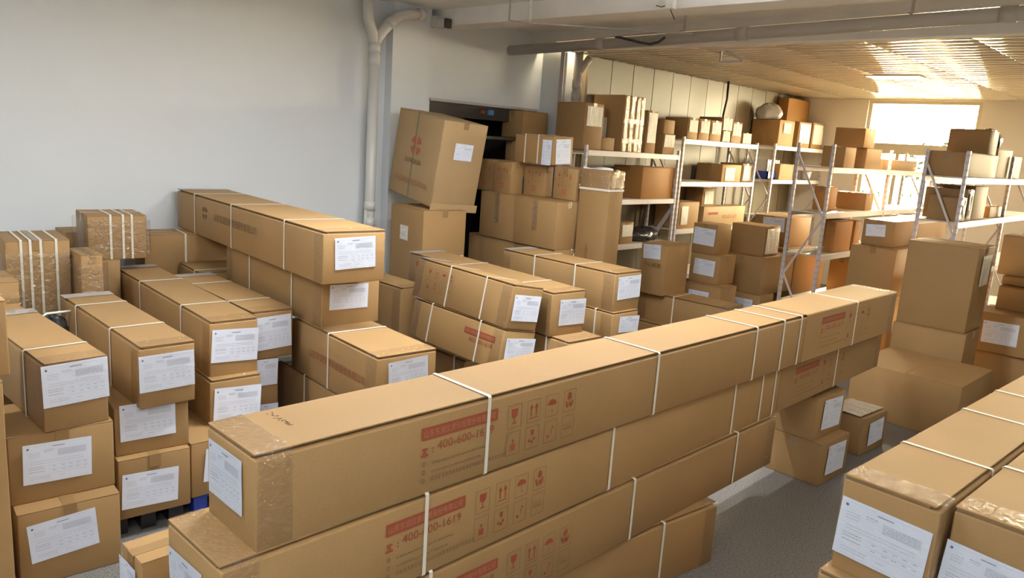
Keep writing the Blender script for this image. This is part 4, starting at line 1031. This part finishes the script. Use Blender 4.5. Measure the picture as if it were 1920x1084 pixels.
C_('J3', 'carton', 'carton with form and dark print on the second rack lower shelf', 'std', pouch=('y', .28, .5, .32, .7)); C_('J4', 'carton', 'pouch-fronted carton at the back of the second rack lower shelf', 'std', pouch=('y', .5, .75, .7, .35)); C_('J5', 'long_carton', 'long low pale carton with red print on the second rack lower shelf', 'std', 'kraft_pale')
on_face(LID['J5'], BOX['J5'][3:6], 'y', .12, .19, BAND, 'printed_band', .006, 0, .8, .8); on_face(LID['J5'], BOX['J5'][3:6], 'y', .55, .12, PHONE, 'phone_number', .006, 0, 1.6, 1.9)
C_('O1', 'large_carton', 'carton with a grey bag on it atop the corner rack', 'std', pouch=('y', .5, .7, .5, .4)); C_('O2', 'carton', 'left of two pouch-fronted cartons atop the corner rack', 'std', pouch=('y', .5, .55, .85, .75)); C_('O3', 'carton', 'right of two pouch-fronted cartons atop the corner rack', 'std', pouch=('y', .5, .55, .85, .75)); C_('O4', 'large_carton', 'big orange-brown carton highest in the far corner', 'std', 'kraft_orange'); C_('O5', 'carton', 'plain carton on the middle shelf of the corner rack', 'std')
# window rack goods
C_('B1', 'carton', 'upper carton on the window rack, top left before the bright window', 'std'); C_('B2', 'carton', 'lower left carton on the top shelf of the window rack', 'std'); C_('B3', 'carton', 'lower right carton on the top shelf of the window rack', 'std'); C_('B4', 'carton', 'orange carton at the back of the window rack second shelf', 'std', 'kraft_orange'); C_('B5', 'carton', 'carton on the second shelf of the window rack', 'std'); C_('B6', 'carton', 'orange-fronted carton on the third shelf of the window rack', 'std', 'kraft_orange'); C_('B7', 'carton', 'narrow orange carton right of the orange-fronted one', 'std', 'kraft_orange'); C_('B8', 'carton', 'carton on the lowest shelf of the window rack', 'std', 'kraft_orange'); C_('B9', 'carton', 'small carton under the window transom on the rack top', 'std'); C_('B10', 'carton', 'low wide carton right of the small one on the rack top', 'std')
# right rack goods
C_('C1', 'carton', 'long carton on the top shelf of the right rack', 'std'); C_('C2', 'carton', 'upper carton on the right rack against the window edge', 'std'); C_('C4', 'carton', 'lowest of three cartons rising in steps on the right rack', 'std', pouch=('y', .5, .5, .5, .8)); C_('C5', 'carton', 'middle of three cartons rising in steps on the right rack', 'std', pouch=('y', .4, .5, .4, .8)); C_('C6', 'carton', 'tallest of three cartons rising in steps on the right rack', 'std'); C_('C7', 'carton', 'carton with yellowish wrap at the right end of the rack top', 'clear')
C_('C8', 'carton', 'carton on the right rack top cut by the right edge', 'std'); C_('C9', 'carton', 'low carton on the right rack second shelf at the right edge', 'std')
# ------------------------------------------------------------------ bags, crate, cup
def blob(name, loc, sx, sy, sz, mat, label, seed=0, rot=0, cat='bag'):
    V, F = [], []; nu, nv = 22, 10; rnd = random.Random(seed); ph = [rnd.uniform(0, 6) for _ in range(6)]
    for j in range(nv+1):
        t = math.pi*j/nv
        for i in range(nu):
            p = 2*math.pi*i/nu
            k = 1 + .10*math.sin(3*p+ph[0]) + .08*math.sin(5*p+2*t+ph[1]) + .06*math.sin(9*p-3*t+ph[2])
            x, y = math.sin(t)*math.cos(p)*k, math.sin(t)*math.sin(p)*k
            z = math.cos(t)*(1+.12*math.sin(4*p+ph[3])); V.append((sx*x, sy*y, sz*max(z, -.55)+sz*.55))
    for j in range(nv):
        for i in range(nu): F.append((j*nu+i, (j+1)*nu+i, (j+1)*nu+(i+1) % nu, j*nu+(i+1) % nu))
    r = thing(name, loc, label, cat, (0, 0, rot)); mesh('bag_body', V, F, mat, r, True)
    q = MB(); q.tube([(sx*.7, 0, sz*.8), (sx*1.0, .02, sz*1.0), (sx*1.2, .05, sz*.85)], [.03, .018, .03], 8); q.build('twisted_neck', mat, r, True)
o1 = BOX['O1']; blob('plastic_bag', (o1[0]+.10, o1[1]+.28, o1[2]+o1[5]+.004), .24, .20, .17, 'grey_plastic', 'grey plastic bag on the carton atop the corner rack', 2)
blob('plastic_bag', (9.05, 6.12, 1.032), .36, .18, .12, 'black_plastic', 'shiny black plastic bag on the lower shelf of the first rack', 4)
c7 = BOX['C7']; blob('plastic_bag', (c7[0]+.12, c7[1]+.16, c7[2]+c7[5]+.004), .17, .13, .14, 'black_plastic', 'dark bag on the yellowish-wrap carton at the right rack top', 6)
blob('plastic_bag', (1.48, 5.55, .62), .22, .20, .22, 'black_plastic', 'crumpled black plastic bag behind the long carton of the second column', 8)
q = MB(); q.tube([(0, 0, 0), (.12, .02, .07), (.26, .03, .07), (.36, .03, .01)], .008, 8); o = q.build('loose_strap', 'strap_white', None, True); o.location = (1.30, 5.36, .96); tag(o, 'loose white strap arching over the black plastic bag', 'strap')
r = thing('storage_crate', (12.52, 6.02, 1.923), 'blue plastic crate on the corner rack', 'crate')
for (x0, x1, y0, y1) in ((0, .52, 0, .02), (0, .52, .30, .32), (0, .02, 0, .32), (.50, .52, 0, .32)): q = MB(); q.box(x0, x1, y0, y1, 0, .13); q.build('crate_side', 'blue_plastic', r)
q = MB(); q.box(0, .52, 0, .32, 0, .012); q.build('crate_base', 'blue_plastic', r)
for k, nm in enumerate(('leftmost', 'second', 'third', 'fourth', 'fifth', 'rightmost')):
    r = thing('ring_binder', (12.545+k*.078, 6.06, 1.937), nm + ' white ring binder standing in the blue crate', 'binder', group='binders in the blue crate')
    q = MB(); q.box(0, .065, 0, .006, 0, .31); q.box(0, .006, 0, .24, 0, .31); q.box(.059, .065, 0, .24, 0, .31); q.build('cover', 'pvc', r); q = MB(); q.box(.008, .057, .01, .23, .008, .30); q.build('pages', 'paper', r); q = MB(); q.box(.012, .053, -.001, 0, .08, .22); q.build('spine_label', 'ink_soft', r)
r = thing('plastic_cup', (14.05, 6.02, 1.922), 'white plastic tub on the middle shelf of the corner rack', 'tub'); q = MB(); q.tube([(0, 0, 0), (0, 0, .14)], [.075, .095], 16); q.build('tub_body', 'pvc', r, True); q = MB(); q.tube([(0, 0, .135), (0, 0, .15)], .10, 16); q.build('rim', 'pvc', r, True)
for o in bpy.data.objects:
    if o.name.split('.')[0] in ('printed_lines', 'handling_symbols', 'pencil_scribble'): o['kind'] = 'stuff'
